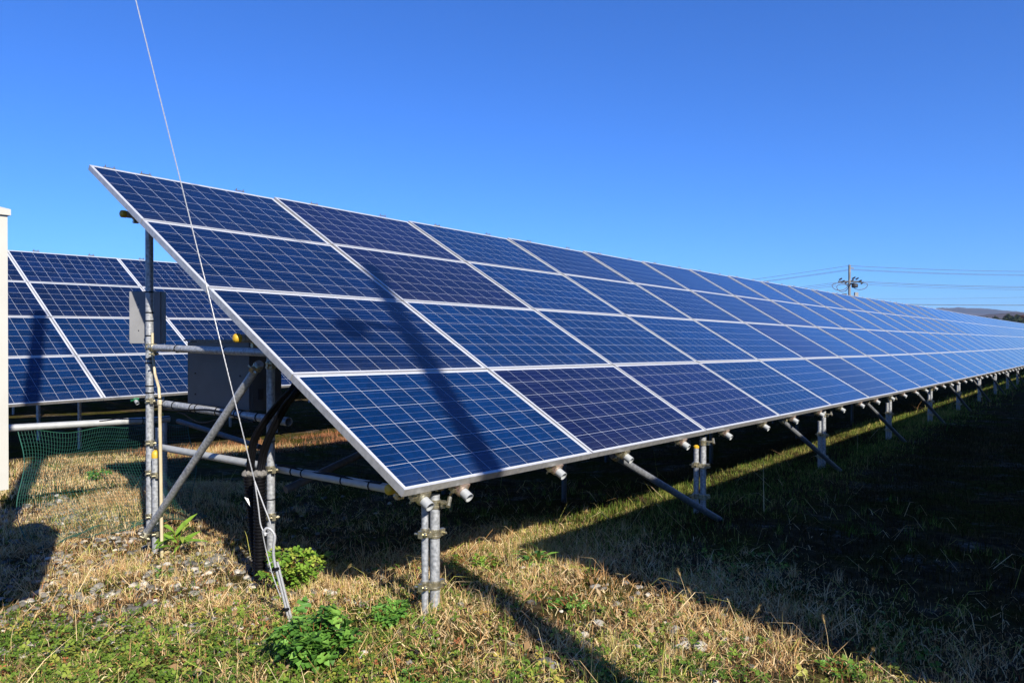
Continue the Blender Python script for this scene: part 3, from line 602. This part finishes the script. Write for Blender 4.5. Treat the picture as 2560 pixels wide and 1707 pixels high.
def net():
    ua = np.linspace(0, 1, 70); va = np.linspace(0, 1, 46)
    TL, TR = RA + [.22, .22, -.03], RB + [.16, .15, -.03]; BL, BR = np.array([-3.50, 5.40, 0]), np.array([-2.72, 6.45, 0])
    def S_(u, v):
        top = TL + (TR - TL)*u; bot = BL + (BR - BL)*u; p = top + (bot - top)*v
        g = gz(p[0], p[1]) + .03; ztop = top[2]
        zz = ztop + (g - ztop)*min(1, v*1.5)**.85 if v < .667 else g + .012*math.sin(u*31 + v*14)
        p = p.copy(); p[2] = max(zz + .015*math.sin(u*13 + v*5), g - .01); p[0] += .05*math.sin(v*9 + u*5); p[1] -= .10*math.sin(min(1, v*1.4)*math.pi)*(.4 + .6*math.sin(u*5)**2); p[2] -= .05*math.sin(u*math.pi*2.5)**2*max(0, 1 - v*2.2); return p
    q = MB()
    for i, u in enumerate(ua): q.path([S_(u, v) for v in va], .0013 if i not in (0, 69) else .004, 3)
    for j, v in enumerate(va): q.path([S_(u, v) for u in ua], .0013 if j not in (0, 45) else .004, 3)
    o = q.obj('green_net', M_NET, None, False); tag(o, 'thin green mesh net draped from the pale rail onto the gravel', 'net')
net()

# ------------------------------------------------------------------ utility pole, wires, trees far away
UP = np.array([50.3, 110.0]); uz = gz(*UP)
tg = thing('utility_pole', 'distant utility pole with crossarms and insulators above the array', 'utility pole', (*UP, uz))
MB().lathe((*UP, uz), (*UP, 10.75), [(0, .21), (1, .17)], 14).obj('shaft', M_POLE, tg)
q = MB(); X = np.array([1., 0, 0])
def UPt(u, v, dy=0): # offsets in metres from the pole head
    return np.array([UP[0] + u, UP[1] + dy, 10.6 + v])
MB().box(UPt(.25, -.35), .75, .10, .14).obj('top_bracket', M_POLE, tg)
MB().box(UPt(.05, -2.35), 3.5, .12, .22).obj('crossarm', M_DARK, tg)
MB().box(UPt(.1, -2.7, -.3), .10, 2.2, .2).obj('crossarm', M_DARK, tg)
for (u, v, s) in ((-1.30, -2.0, .8), (-.95, -2.35, .85), (-.5, -2.55, .7), (.65, -1.85, .85), (1.15, -1.95, .8), (1.6, -2.3, .85), (1.9, -2.6, .7), (.45, -2.2, .7)):
    MB().lathe(UPt(u - .3*s, v - .12*s), UPt(u + .25*s, v + .2*s), [(0, .04), (.1, .17*s), (.25, .07), (.4, .18*s), (.55, .07), (.7, .18*s), (.85, .07), (1, .12*s)], 10).obj('insulator', M_DARK, tg)
MB().lathe(UPt(.75, -3.25, -.1), UPt(.75, -2.65, -.1), [(0, .36), (.2, .46), (.85, .46), (1, .25)], 14).obj('transformer', M_DARK, tg)
for (u, v, a_, h_) in ((-.75, -4.6, .6, .9), (1.0, -4.4, .5, .9)):
    MB().box(UPt(u, v), a_, .4, h_).obj('switch_box', M_DARK if u < 0 else M_PORC, tg)
MB().lathe(UPt(-.55, -5.4), UPt(-.55, -4.3), [(0, .18), (1, .18)], 10).obj('fuse', M_DARK, tg)
for (u0, u1, v) in ((-2.6, -.3, -2.9), (.4, 2.7, -2.8), (-1.9, -.2, -3.1)):
    q = MB(); q.path([UPt((u0 + u1)/2 + (u1 - u0)/2*math.cos(a_), v - .75*max(0, math.sin(a_)) + .35*max(0, -math.sin(a_))) for a_ in np.linspace(0, 6.1, 22)], .05, 5); q.obj('jumper_loop', M_CABLE, tg)
UP2 = np.array([4.0, 122.0]); UP3 = np.array([125.0, 128.0])
tg = pipe_thing('utility_pole', 'utility pole hidden behind the long array carrying the wires on', 'utility pole', (*UP2, gz(*UP2)), (*UP2, 6.6), .15, M_CONC)
tg = pipe_thing('utility_pole', 'utility pole beyond the right edge carrying the wires on', 'utility pole', (*UP3, gz(*UP3)), (*UP3, 14.5), .15, M_CONC)
WR = [('topmost', 0, 0, .03), ('second', .45, -.5, .022), ('third', .55, -.62, .022), ('fourth', 1.9, -2.3, .03), ('fifth', 2.2, -2.5, .022), ('sixth', 2.3, -2.75, .022)]
for nm, u, v, r in WR:
    q = MB(); A_ = UPt(u*.6, v); B_ = np.array([UP3[0], UP3[1], 12.3 + v*1.15 - (0 if v > -1 else .0)]); q.path([A_ + (B_ - A_)*k - np.array([0, 0, .9*4*k*(1 - k)]) for k in np.linspace(0, 1, 24)], r, 5)
    tag(q.obj('power_line', M_CABLE), f'{nm} power line right of the distant utility pole', 'wire', 'power lines right of the pole')
for nm, v, r, e in (('thin low', -4.9, .014, 8.6), ('thick lowest', -5.55, .045, 6.5)):
    q = MB(); A_ = UPt(.2, v); B_ = np.array([UP3[0], UP3[1], e]); q.path([A_ + (B_ - A_)*k - np.array([0, 0, .6*4*k*(1 - k)]) for k in np.linspace(0, 1, 24)], r, 5)
    tag(q.obj('power_line', M_CABLE), f'{nm} cable right of the distant utility pole', 'wire', 'power lines right of the pole')
for nm, v, r in (('topmost', 0, .026), ('second', -.55, .022), ('third', -.68, .022), ('fourth', -2.5, .026), ('fifth', -2.75, .022), ('sixth', -3.0, .022)):
    q = MB(); A_ = UPt(-.2 if v > -1 else -2.0, v); B_ = np.array([UP2[0], UP2[1], 5.2 + v*.55]); q.path([A_ + (B_ - A_)*k - np.array([0, 0, .3*4*k*(1 - k)]) for k in np.linspace(0, 1, 24)], r, 5)
    tag(q.obj('power_line', M_CABLE), f'{nm} power line left of the distant utility pole', 'wire', 'power lines left of the pole')
def far_tree(x, y, h, kind, label, seed):
    rr = np.random.default_rng(seed); z0 = float(gz(x, y)); n = 1200
    tg = thing('conifer_tree' if kind == 0 else 'broadleaf_tree', label, 'tree', (x, y, z0), 'trees on the horizon')
    MB().lathe((x, y, z0), (x, y, z0 + h*(.9 if kind == 0 else .55)), [(0, .22), (1, .06)], 8).obj('trunk', M_BARK, tg)
    hh = rr.random(n)**.8
    rad = (h*.34*(1 - hh)**.75 + .2) if kind == 0 else h*.36*np.sqrt(np.clip(1 - (2*hh - 1)**2, .02, 1))
    an = rr.random(n)*6.283; rd = rad*np.sqrt(rr.random(n))*(1 + .22*np.sin(an*3 + hh*19))
    C = np.stack([np.cos(an)*rd, np.sin(an)*rd, h*(.1 + .9*hh) if kind == 0 else h*(.22 + .78*hh)], 1)
    e = rr.normal(size=(n, 3, 3))*h*.04; V = (C[:, None] + e).reshape(-1, 3)
    me = np_mesh('crown', V, np.arange(n*3).reshape(-1, 3), None, np.repeat(rr.random(n), 3), M_FIR if kind == 0 else M_AUT); link('crown', me, tg)
k = 0
for px in np.linspace(.622, .78, 39):
    D_ = 300 + 25*math.sin(k*2.1); kind = 1 if k % 6 == 4 else 0
    h_ = (6.4 + 14*min(.06, max(0, px - .618)))*(1 + .13*math.sin(k*1.7)) + (1.2 if .67 < px < .69 else 0)
    far_tree(px*D_, D_, 1.8 + h_, kind, ['dark conifer', 'rust coloured broadleaf tree'][kind] + f' on the horizon, {ORD[k]} from the left', 40 + k); k += 1

# ------------------------------------------------------------------ ground cover
def sample(n, xr, yr, dens):
    x = RNG.uniform(*xr, n); y = RNG.uniform(*yr, n); p = dens(x, y); k = RNG.random(n) < p
    return x[k], y[k]
def blades(name, x, y, lmin, lmax, wid, sig, m, label, cat, rnd_bias=0.0, lift=0.0, th0=0.0):
    n = len(x); L_ = lmin + (lmax - lmin)*RNG.random(n)**1.7; an = RNG.random(n)*6.283; la = RNG.random(n)*6.283
    tl = np.clip(np.abs(th0 + RNG.normal(0, sig, n)), 0, 1.52); z = gz(x, y) - .003 + lift*RNG.random(n)
    wv = np.stack([np.cos(an), np.sin(an), RNG.normal(0, .3, n)], 1)*(wid*(.55 + .9*RNG.random(n)))[:, None]
    lv = np.stack([np.cos(la), np.sin(la), 0*la], 1); up = np.array([0, 0, 1.]); b = np.stack([x, y, z], 1)
    t1 = tl*.6; m1 = b + (lv*np.sin(t1)[:, None] + up*np.cos(t1)[:, None])*(L_*.5)[:, None]
    t2 = np.clip(tl*1.35 + RNG.normal(0, .25, n), 0, 1.75); tip = m1 + (lv*np.sin(t2)[:, None] + up*np.cos(t2)[:, None])*(L_*.5)[:, None]
    V = np.stack([b - wv, b + wv, m1 + wv*.8, m1 - wv*.8, tip], 1).reshape(-1, 3); i = np.arange(n)*5
    r = np.clip(RNG.random(n)*.9 + .05 + rnd_bias + .26*sn(x, y, 1.3, 2.0), 0, 1)
    return stuff(link(name, np_mesh(name, V, np.stack([i + 3, i + 2, i + 4], 1), np.stack([i, i + 1, i + 2, i + 3], 1), np.repeat(r, 5), m)), label, cat)
def clover_mask(x, y):
    t, h = th(x, y)
    m = 1/(1 + np.exp((y - 3.72 - .22*sn(x, y, 1.1))*9)) * 1/(1 + np.exp((x + .55 + .3*sn(x, y, 1.6, 1.0))*5))
    m2 = .8*np.exp(-((x + .1)**2/.5 + (y - 2.7)**2/.06)) + .55/(1 + np.exp((y - 3.1)*7))*(x > -.6)*(sn(x, y, 2.0, 4.) > .05)
    return np.clip(m + m2, 0, 1)
def gravel_mask(x, y):
    t, h = th(x, y); open_ = 1 - .9*((h > 1.2) & (t > .6))  # gravel thinned under the panels to keep that shade dark
    return open_*np.clip(1/(1 + np.exp((x + 1.15 + .25*sn(x, y, 1.4))*5)) * (y > 3.2) * (y < 7.6), 0, 1)
def dry_mask(x, y):
    p = .5 + .6*sn(x, y, 1.3, .4) + .35*sn(x, y, 4.1, 2.2); q = x*.84 + y*.54; t, h = th(x, y)
    shade_cut = 1 - .93/(1 + np.exp((1.15 - h)*9))/(1 + np.exp((h - 4.6)*9))/(1 + np.exp((.75 - t)*9))   # straw left out under the panels so the shade there stays dark
    return shade_cut*np.clip((.10 + .95*np.clip(p, 0, 1))/(1 + np.exp((q - 3.15)*4)), 0, 1)*(1 - .62*clover_mask(x, y))*(1 - .72*gravel_mask(x, y)*(sn(x, y, 2.1, .3) > -.35))  # straw also fades along the cast shadow's edge, keeping the shade dark
NR = ((-4.2, 3.4), (2.4, 8.2))
x, y = sample(420000, *NR, dry_mask)
blades('dry_grass', x, y, .015, .060, .0012, .75, M_DRY, 'short dry straw coloured grass covering the near ground', 'grass')
x, y = sample(230000, *NR, dry_mask)
blades('thatch', x, y, .02, .10, .0018, .22, M_DRY, 'flattened dead grass matted over the near ground', 'grass', .18, .012, 1.35)
def tufts(n, per, xr, yr, dens, spread):
    cx, cy = sample(n, xr, yr, dens); k = RNG.integers(per[0], per[1], len(cx)); r = spread*(.4 + .9*np.repeat(RNG.random(len(cx)), k))
    return np.repeat(cx, k) + RNG.normal(0, 1, k.sum())*r, np.repeat(cy, k) + RNG.normal(0, 1, k.sum())*r
def left_mask(x, y):
    t, h = th(x, y); return ((h > 3.0) & (h < 8.2))*((t < 1.5) | (h > 7.0))*np.clip(.45 + .6*sn(x, y, 1.2, 3.3), .05, 1)
x, y = sample(170000, (-8.5, -1.5), (5.6, 11.5), left_mask)
blades('rear_dry_grass', x, y, .025, .095, .0022, .8, M_DRY, 'dry straw coloured grass on the ground before the rear array', 'grass', .05)
x, y = sample(40000, (-8.5, -1.5), (5.6, 11.5), lambda x, y: left_mask(x, y)*(sn(x, y, 1.4, 7.) > .2))
blades('rear_green_grass', x, y, .03, .11, .0025, .8, M_GRASS, 'patches of green grass on the ground before the rear array', 'grass')
x, y = tufts(2600, (14, 46), *NR, lambda x, y: dry_mask(x, y)*(.25 + .75*(sn(x, y, 2.3, 8.) > 0)), .022)
blades('grass_tufts', x, y, .035, .13, .0012, .62, M_DRY, 'pale dry grass tufts of mixed height in the near ground', 'grass', .10)
x, y = tufts(700, (10, 30), *NR, lambda x, y: .15 + .6*clover_mask(x, y) + .3*(x > -1), .02)
blades('green_tufts', x, y, .03, .12, .0016, .6, M_GRASS, 'green grass tufts among the straw and clover', 'grass')
x, y = sample(9000, *NR, lambda x, y: np.clip(.12 + dry_mask(x, y), 0, 1))
blades('dead_stems', x, y, .10, .34, .0013, .16, M_DRY, 'long dead stems lying tangled across the near ground', 'grass', .25, .03, 1.38)
x, y = sample(26000, *NR, lambda x, y: np.clip(.1 + .8*(sn(x, y, 2.6, 4.4) > .15), 0, 1)*(dry_mask(x, y) > .1))
blades('brown_weeds', x, y, .02, .09, .0016, .9, M_RUST, 'brown withered weeds between the straw', 'weeds')
x, y = sample(15000, *NR, lambda x, y: np.clip(dry_mask(x, y)*(sn(x, y, 1.8, 5.) > .05), 0, 1))
blades('tall_dry_grass', x, y, .06, .17, .0011, .5, M_DRY, 'taller dry grass stems standing in loose tufts', 'grass', .15)
x, y = sample(90000, *NR, lambda x, y: np.clip((.10 + .45*clover_mask(x, y) + .38*(sn(x, y, 1.5, 3.) > .22)*(x > -1.3))/(1 + np.exp((x*.84 + y*.54 - 3.4)*4)), 0, 1))
blades('green_grass', x, y, .02, .07, .0016, .7, M_GRASS, 'green grass growing between the straw', 'grass')
x, y = sample(420000, (-1, 9), (2.5, 13), lambda x, y: np.clip((.5 + .6*sn(x, y, 1.1, 4.))/(1 + np.exp((3.3 - x*.84 - y*.54)*4)), 0, 1)*(th(x, y)[1] < 1.6))  # shade-darkened blades start along the cast shadow's edge
blades('shade_grass', x, y, .015, .075, .0022, .75, M_SHADE_GRASS, 'low grass darkened for shade on the open ground at right', 'grass', 0)
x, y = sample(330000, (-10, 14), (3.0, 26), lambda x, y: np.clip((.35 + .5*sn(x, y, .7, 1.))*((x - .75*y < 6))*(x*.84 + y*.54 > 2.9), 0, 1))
blades('shade_field_grass', x, y, .02, .085, .0035, .7, M_SHADE_GRASS, 'low green-brown grass darkened for shade under and between the arrays', 'grass', -.1)
def strip(x, y):
    t, h = th(x, y); return np.clip((h + 1.1)/1.1, 0, 1)**4*((h < 1.1 + .2*sn(x, y, 1.7)) & (t > 1.2))*np.clip(.25 + .75*(sn(x, y, 1.2, 2.) > -.2), 0, 1)  # brighter grass fades out where the cast shadow begins, to darken it
x, y = sample(270000, (-.5, 10), (3.8, 16), strip)
blades('strip_grass', x, y, .02, .10, .0022, .8, M_GRASS, 'green and straw grass lit in a strip below the panels', 'grass', .14)
x, y = sample(1500, (-.5, 14), (4.3, 20), lambda x, y: strip(x, y)*(sn(x, y, .8, 1.) > 0))
blades('straw_stems', x, y, .2, .55, .0022, .9, M_DRY, 'long fallen straw stems leaning in the lit strip', 'grass', .2, .02, .6)
x, y = sample(90000, (6, 30), (12, 42), strip)
blades('far_strip_grass', x, y, .04, .16, .006, .8, M_GRASS, 'grass in the lit strip farther along the array', 'grass', .12)
def rust(x, y):
    t, h = th(x, y); return ((h > 6.9) & (h < 8.4) & (t > 2.4) & (t < 9))*np.clip(.30 + .9*sn(x, y, 1.6, .7), 0, 1)
x, y = sample(120000, (-7, 1.5), (8.5, 17), rust)
blades('rusty_weeds', x, y, .03, .15, .003, .8, M_RUST, 'rust coloured dry weeds in front of the rear array', 'weeds')
# clover
def clover(n, xr, yr, dens, name, label, s0=.010, s1=.018):
    x, y = sample(n, xr, yr, dens); n = len(x); z = gz(x, y) + .008 + .035*RNG.random(n)**1.5; a0 = RNG.random(n)*6.283; V = []; F = []
    s = s0 + (s1 - s0)*RNG.random(n); rn = np.clip(RNG.random(n)*.8 + .1 + .2*sn(x, y, 2., 1.), 0, 1)
    tilt = RNG.normal(0, .35, (n, 2))
    for k in range(3):
        a = a0 + k*2.094; d = np.stack([np.cos(a), np.sin(a)], 1); pdir = np.stack([-d[:, 1], d[:, 0]], 1)
        def P_(f, g, lift):
            xy = np.stack([x, y], 1) + d*(s*f)[:, None] + pdir*(s*g)[:, None]; zz = z + lift*s + ((xy[:, 0] - x)*tilt[:, 0] + (xy[:, 1] - y)*tilt[:, 1])
            return np.concatenate([xy, zz[:, None]], 1)
        V.append(np.stack([P_(.05, 0, 0), P_(.6, -.5, .15), P_(1.15, -.28, .1), P_(1.0, 0, -.08), P_(1.15, .28, .1), P_(.6, .5, .15)], 1))
    V = np.stack(V, 1).reshape(-1, 3); i = np.arange(n*3)*6
    F4 = np.concatenate([np.stack([i, i + 1, i + 2, i + 3], 1), np.stack([i, i + 3, i + 4, i + 5], 1)])
    return stuff(link(name, np_mesh(name, V, None, F4, np.repeat(rn, 18), M_CLOV)), label, 'ground cover')
clover(20000, (-3.0, 2.2), (2.4, 4.4), lambda x, y: clover_mask(x, y), 'clover', 'low green clover carpeting the ground at lower left')
clover(1300, (-.9, 1.8), (2.6, 4.6), lambda x, y: (sn(x, y, 1.5, 3.) > .15)*.8, 'weed_leaves', 'small green weed leaves scattered through the straw', .012, .024)
# stones
def ico(sub=1):
    bm = bmesh.new(); bmesh.ops.create_icosphere(bm, subdivisions=sub, radius=1); v = np.array([q.co[:] for q in bm.verts]); f = np.array([[w_.index for w_ in q.verts] for q in bm.faces]); bm.free(); return v, f
IV, IF = ico(2)
def stones(name, x, y, s0, s1, label, sink=.25, cat='gravel', up=0.0, pw=2.2):
    n = len(x); s = s0 + (s1 - s0)*RNG.random(n)**pw; sc = np.stack([s*(.8 + .5*RNG.random(n)), s*(.7 + .4*RNG.random(n)), s*(.45 + .3*RNG.random(n))], 1)
    nz = 1 + .16*np.sign(np.sin(IV[None, :, 0]*3 + IV[None, :, 1]*2.2 + RNG.random((n, 1))*6)) *.5 + .20*np.sin(IV[None, :, 0]*2.3*(1 + RNG.random((n, 1))) + RNG.random((n, 1))*6) + .16*np.sin(IV[None, :, 1]*3.1 + IV[None, :, 2]*2 + RNG.random((n, 1))*6)
    P_ = IV[None]*nz[..., None]*sc[:, None]; a = RNG.random(n)*6.283; c, s_ = np.cos(a)[:, None], np.sin(a)[:, None]
    X = P_[..., 0]*c - P_[..., 1]*s_ + x[:, None]; Y = P_[..., 0]*s_ + P_[..., 1]*c + y[:, None]; Z = P_[..., 2] + (gz(x, y) + sc[:, 2]*(1 - 2*sink) - sc[:, 2]*.4 + up)[:, None]
    V = np.stack([X, Y, Z], -1).reshape(-1, 3); F = (IF[None] + (np.arange(n)*len(IV))[:, None, None]).reshape(-1, 3)
    return np_mesh(name, V, F, None, np.repeat(np.clip(RNG.random(n), 0, 1), len(IV)), M_STONE, True)
x, y = sample(6500, (-4.6, -.7), (3.3, 7.8), lambda x, y: gravel_mask(x, y)*(.45 + .55*(sn(x, y, 2.1, .3) > -.3)))
stuff(link('gravel', stones('gravel', x, y, .006, .030, '')), 'grey and white gravel on the ground at left', 'gravel')
x, y = sample(1500, (-1.6, 2.2), (2.5, 4.6), lambda x, y: (.25 + .75*(sn(x, y, 2.4, 6.) > .35))*(x*.84 + y*.54 < 2.75))  # pebbles stop near the cast shadow so nothing pale brightens it
stuff(link('pebbles', stones('pebbles', x, y, .006, .024, '')), 'scattered pale pebbles lying in the dry grass', 'gravel')
x, y = sample(1500, (-3.2, 2.4), (2.45, 6), lambda x, y: (.5 + .5*sn(x, y, 1.7, 9.))*(x*.84 + y*.54 < 2.8))  # litter also kept out of the cast shadow to leave it dark
def litter(x, y):
    n = len(x); z = gz(x, y) + .012 + .02*RNG.random(n); a = RNG.random(n)*6.283; l = .012 + .02*RNG.random(n); ww_ = l*(.25 + .3*RNG.random(n)); d = np.stack([np.cos(a), np.sin(a), RNG.normal(0, .4, n)], 1); p_ = np.stack([-np.sin(a), np.cos(a), RNG.normal(0, .4, n)], 1); c = np.stack([x, y, z], 1)
    V = np.stack([c - d*l[:, None], c + p_*ww_[:, None], c + d*l[:, None], c - p_*ww_[:, None]], 1).reshape(-1, 3); i = np.arange(n)*4
    return np_mesh('leaf_litter', V, None, np.stack([i, i + 1, i + 2, i + 3], 1), np.repeat(RNG.random(n), 4), M_LITTER)
stuff(link('leaf_litter', litter(x, y)), 'dry fallen leaves and straw bits on the ground', 'leaf litter')
for k, (sx, sy, s, lab) in enumerate(((.729, 3.13, .030, 'pale grey stone, left of a pair in the grass near the shadow edge'), (.80, 3.12, .034, 'pale grey stone, right of a pair in the grass near the shadow edge'), (-1.62, 4.05, .028, 'white stone lying in gravel left of the anchor rod'), (-1.95, 4.3, .03, 'white stone on gravel below the cream conduit'), (-1.5, 4.25, .027, 'white stone beside the foot of the black conduits'), (-.62, 3.05, .022, 'pale stone near the foot of the front post'))):
    me = stones('stone', np.array([sx]), np.array([sy]), s, s*1.05, '', .2); me.attributes['rnd'].data.foreach_set('value', np.full(len(me.vertices), .88 + .02*k, np.float32))
    tag(link('stone', me), lab, 'stone', 'single pale stones')
# broad-leaved plants
LOBES = [(0, 0), (.12, .05), (.10, .27), (.30, .30), (.31, .11), (.42, .12), (.44, .42), (.66, .38), (.64, .15), (.78, .17), (1.0, 0)]
def leaf_poly(kind):
    if kind == 'lobed': up = LOBES
    elif kind == 'long': up = [(0, 0), (.2, .08), (.5, .12), (.8, .07), (1, 0)]
    else: up = [(0, 0), (.2, .28), (.5, .38), (.8, .22), (1, 0)]
    return np.array(up)
def plant(name, label, cat, x, y, R, H, nstem, nleaf, ls, kind, m, seed, group=None, rb=0.):
    rr = np.random.default_rng(seed); z = float(gz(x, y)); tg = thing(name, label, cat, (x, y, z - .005), group)
    st = MB(); Vs = []; Fs = []; Rn = []; pl = leaf_poly(kind); nu = len(pl); cnt = 0
    for s in range(nstem):
        an = rr.random()*6.283; rad = R*math.sqrt(rr.random())*.85; hh = H*(1.05 - .55*(rad/R)**2)*(.75 + .35*rr.random())
        tip = np.array([math.cos(an)*rad, math.sin(an)*rad, hh]); basep = np.array([math.cos(an)*rad*.25, math.sin(an)*rad*.25, 0]); mid = (basep + tip)/2 + [0, 0, .12*H]
        pts = smooth_path([basep, mid, tip], 7); st.path([q + [x, y, z] for q in pts], [.0028*(1 - .6*i/6) for i in range(7)], 5)
        for l in range(nleaf):
            f = .2 + .8*rr.random()**.7; p = pts[min(6, int(f*6.99))]; a2 = an + rr.normal(0, 1.3); el = rr.normal(.25, .4); d = np.array([math.cos(a2)*math.cos(el), math.sin(a2)*math.cos(el), math.sin(el)])
            up = np.array([0, 0, 1.]) + rr.normal(0, .3, 3); side_ = np.cross(d, up); side_ /= np.linalg.norm(side_); nn_ = np.cross(side_, d); s_ = ls*(.4 + .95*rr.random())
            ctr = [p + d*s_*q[0] + nn_*s_*(-.35*q[0]**2) for q in pl]; A = [ctr[i] + side_*s_*pl[i][1] + nn_*s_*pl[i][1]*.25 for i in range(nu)]; Bq = [ctr[i] - side_*s_*pl[i][1] + nn_*s_*pl[i][1]*.25 for i in range(nu)]
            Vs += ctr + A[1:-1] + Bq[1:-1]; o = cnt; cnt += nu + 2*(nu - 2)
            ai = [o] + [o + nu + i for i in range(nu - 2)] + [o + nu - 1]; bi = [o] + [o + nu + (nu - 2) + i for i in range(nu - 2)] + [o + nu - 1]
            for i in range(nu - 1):
                Fs += [(o + i, o + i + 1, ai[i + 1], ai[i])] if i and i < nu - 2 else [(o + i, o + i + 1, ai[i + 1])] if i == 0 else [(o + i, o + i + 1, ai[i])]
                Fs += [(o + i + 1, o + i, bi[i], bi[i + 1])] if i and i < nu - 2 else [(o + i + 1, o + i, bi[i + 1])] if i == 0 else [(o + i + 1, o + i, bi[i])]
            Rn += [float(np.clip(rr.random()*.8 + .1 + rb - .25*(1 - f), 0, 1))]*(nu + 2*(nu - 2))
    me = np_mesh('foliage', np.array(Vs), [q for q in Fs if len(q) == 3], [q for q in Fs if len(q) == 4], Rn, m, False); link('foliage', me, tg)
    st.obj('stem', m if False else MATS['dry grass'], tg)
    return tg
plant('mugwort_plant', 'large dark green leafy plant in front of the anchor rod', 'plant', -.80, 2.95, .16, .21, 36, 9, .066, 'lobed', M_MUG, 1)
plant('mugwort_plant', 'bright green leafy plant beside the foot of the black conduits', 'plant', -1.24, 4.20, .21, .22, 30, 8, .055, 'lobed', M_LIME, 2)
plant('mugwort_plant', 'green leafy plant around the foot of the front posts', 'plant', -.55, 3.40, .10, .10, 16, 7, .046, 'lobed', M_MUG, 3, rb=.05)
plant('mugwort_plant', 'yellow-green leafy patch at the tip of the panel shadow', 'plant', -.22, 4.36, .22, .05, 34, 8, .030, 'lobed', M_LIME, 4)
plant('dock_plant', 'upright long-leaved green plant right of the cream conduit', 'plant', -2.38, 5.25, .07, .20, 6, 4, .15, 'long', M_LIME, 5)
plant('weed_plant', 'small green rosette weed in the gravel', 'plant', -2.18, 4.62, .06, .05, 8, 3, .06, 'long', M_MUG, 6)
plant('weed_plant', 'small green bush on gravel behind the net', 'plant', -4.55, 8.1, .12, .15, 16, 6, .05, 'lobed', M_MUG, 7)
plant('weed_plant', 'low clover-like weed in the sunlit straw right of the pole shadow', 'plant', .28, 3.58, .13, .045, 20, 6, .026, 'lobed', M_MUG, 8)
plant('weed_plant', 'spiky green grass tuft at the corner between the two shadows', 'plant', .14, 4.36, .07, .08, 16, 2, .09, 'long', M_MUG, 9)
plant('weed_plant', 'dark green leafy weed at the right end of the lit ground', 'plant', 1.30, 2.92, .10, .045, 14, 5, .026, 'lobed', M_MUG, 10)
plant('weed_plant', 'sprawling green weed at the lower right of the large plant', 'plant', -.38, 2.74, .16, .05, 18, 6, .03, 'lobed', M_MUG, 12)
# foxtail stalks
def foxtail(x, y, h, lean, seed, label):
    h *= .82; rr = random.Random(seed); z = float(gz(x, y)); tg = thing('foxtail_stalk', label, 'grass stalk', (x, y, z), 'foxtail stalks')
    a = rr.random()*6.283; d = np.array([math.cos(a), math.sin(a), 0])
    pts = smooth_path([np.array([x, y, z]), np.array([x, y, z + h*.6]) + d*lean*h*.25, np.array([x, y, z + h]) + d*lean*h], 9)
    o = MB().path(pts, [.0012 - .0007*i/8 for i in range(9)], 5).obj('stem', M_DRY, tg); att = o.data.attributes.new('rnd', 'FLOAT', 'POINT'); att.data.foreach_set('value', np.full(len(o.data.vertices), .7, np.float32))
    e = pts[-1]; dr = pts[-1] - pts[-2]; dr /= np.linalg.norm(dr); h_ = h; q = MB(); L_ = .034; q.lathe(e, e + dr*L_ + [0, 0, -.008], [(0, .0015), (.2, .0036), (.6, .0042), (1, .0015)], 8)
    for k in range(46): p = e + dr*L_*rr.random(); v_ = np.array([rr.gauss(0, 1), rr.gauss(0, 1), rr.gauss(.3, 1)]); v_ /= np.linalg.norm(v_); q.tube(p, p + v_*.009 + dr*.004, .0003, 3)
    o = q.obj('seed_head', M_SEED, tg)
for k, (x, y, h, ln, lab) in enumerate(((.81, 3.36, .26, .35, 'tall foxtail stalk with drooping head beside the shadow edge'), (.84, 3.33, .20, .2, 'shorter foxtail stalk beside the drooping tall one'), (.98, 3.10, .22, .25, 'foxtail stalk with upright head in the straw, lower right'), (1.02, 3.08, .17, .4, 'bent foxtail stalk, lower right of the lit ground'), (1.10, 3.06, .14, .2, 'short foxtail stalk between its taller neighbours at lower right'),
        (1.30, 3.02, .19, .1, 'lone foxtail stalk against the dark shadow at lower right'), (-2.35, 3.45, .16, .25, 'foxtail stalk leaning at the left edge'), (.66, 4.03, .12, .5, 'branched dry stalk on the shadow edge'), (1.42, 2.95, .12, .5, 'short foxtail stalk at the right tip of the lit ground'), (-1.85, 2.85, .16, .3, 'pale foxtail stalk rising from the clover at lower left'), (-.95, 4.05, .16, .5, 'dry stalk leaning over the bright green plant'))):
    foxtail(x, y, h, ln, 60 + k, lab)
# ------------------------------------------------------------------ autumn haze
hz = MB().box((0, 0, 65), 15000, 15000, 150).obj('haze', [], None, False)
hm = bpy.data.materials.new('haze air'); hm.use_nodes = True; hn = hm.node_tree.nodes; hn.remove(hn['Principled BSDF'])
pv = hn.new('ShaderNodeVolumePrincipled'); pv.inputs['Color'].default_value = (.55, .72, 1.0, 1); pv.inputs['Density'].default_value = .00014; pv.inputs['Anisotropy'].default_value = .2
hm.node_tree.links.new(pv.outputs[0], hn['Material Output'].inputs['Volume']); hz.data.materials.append(hm); stuff(hz, 'thin blue autumn haze over the distant hills', 'haze')
for o in bpy.data.objects:
    if '_o' in o: del o['_o']
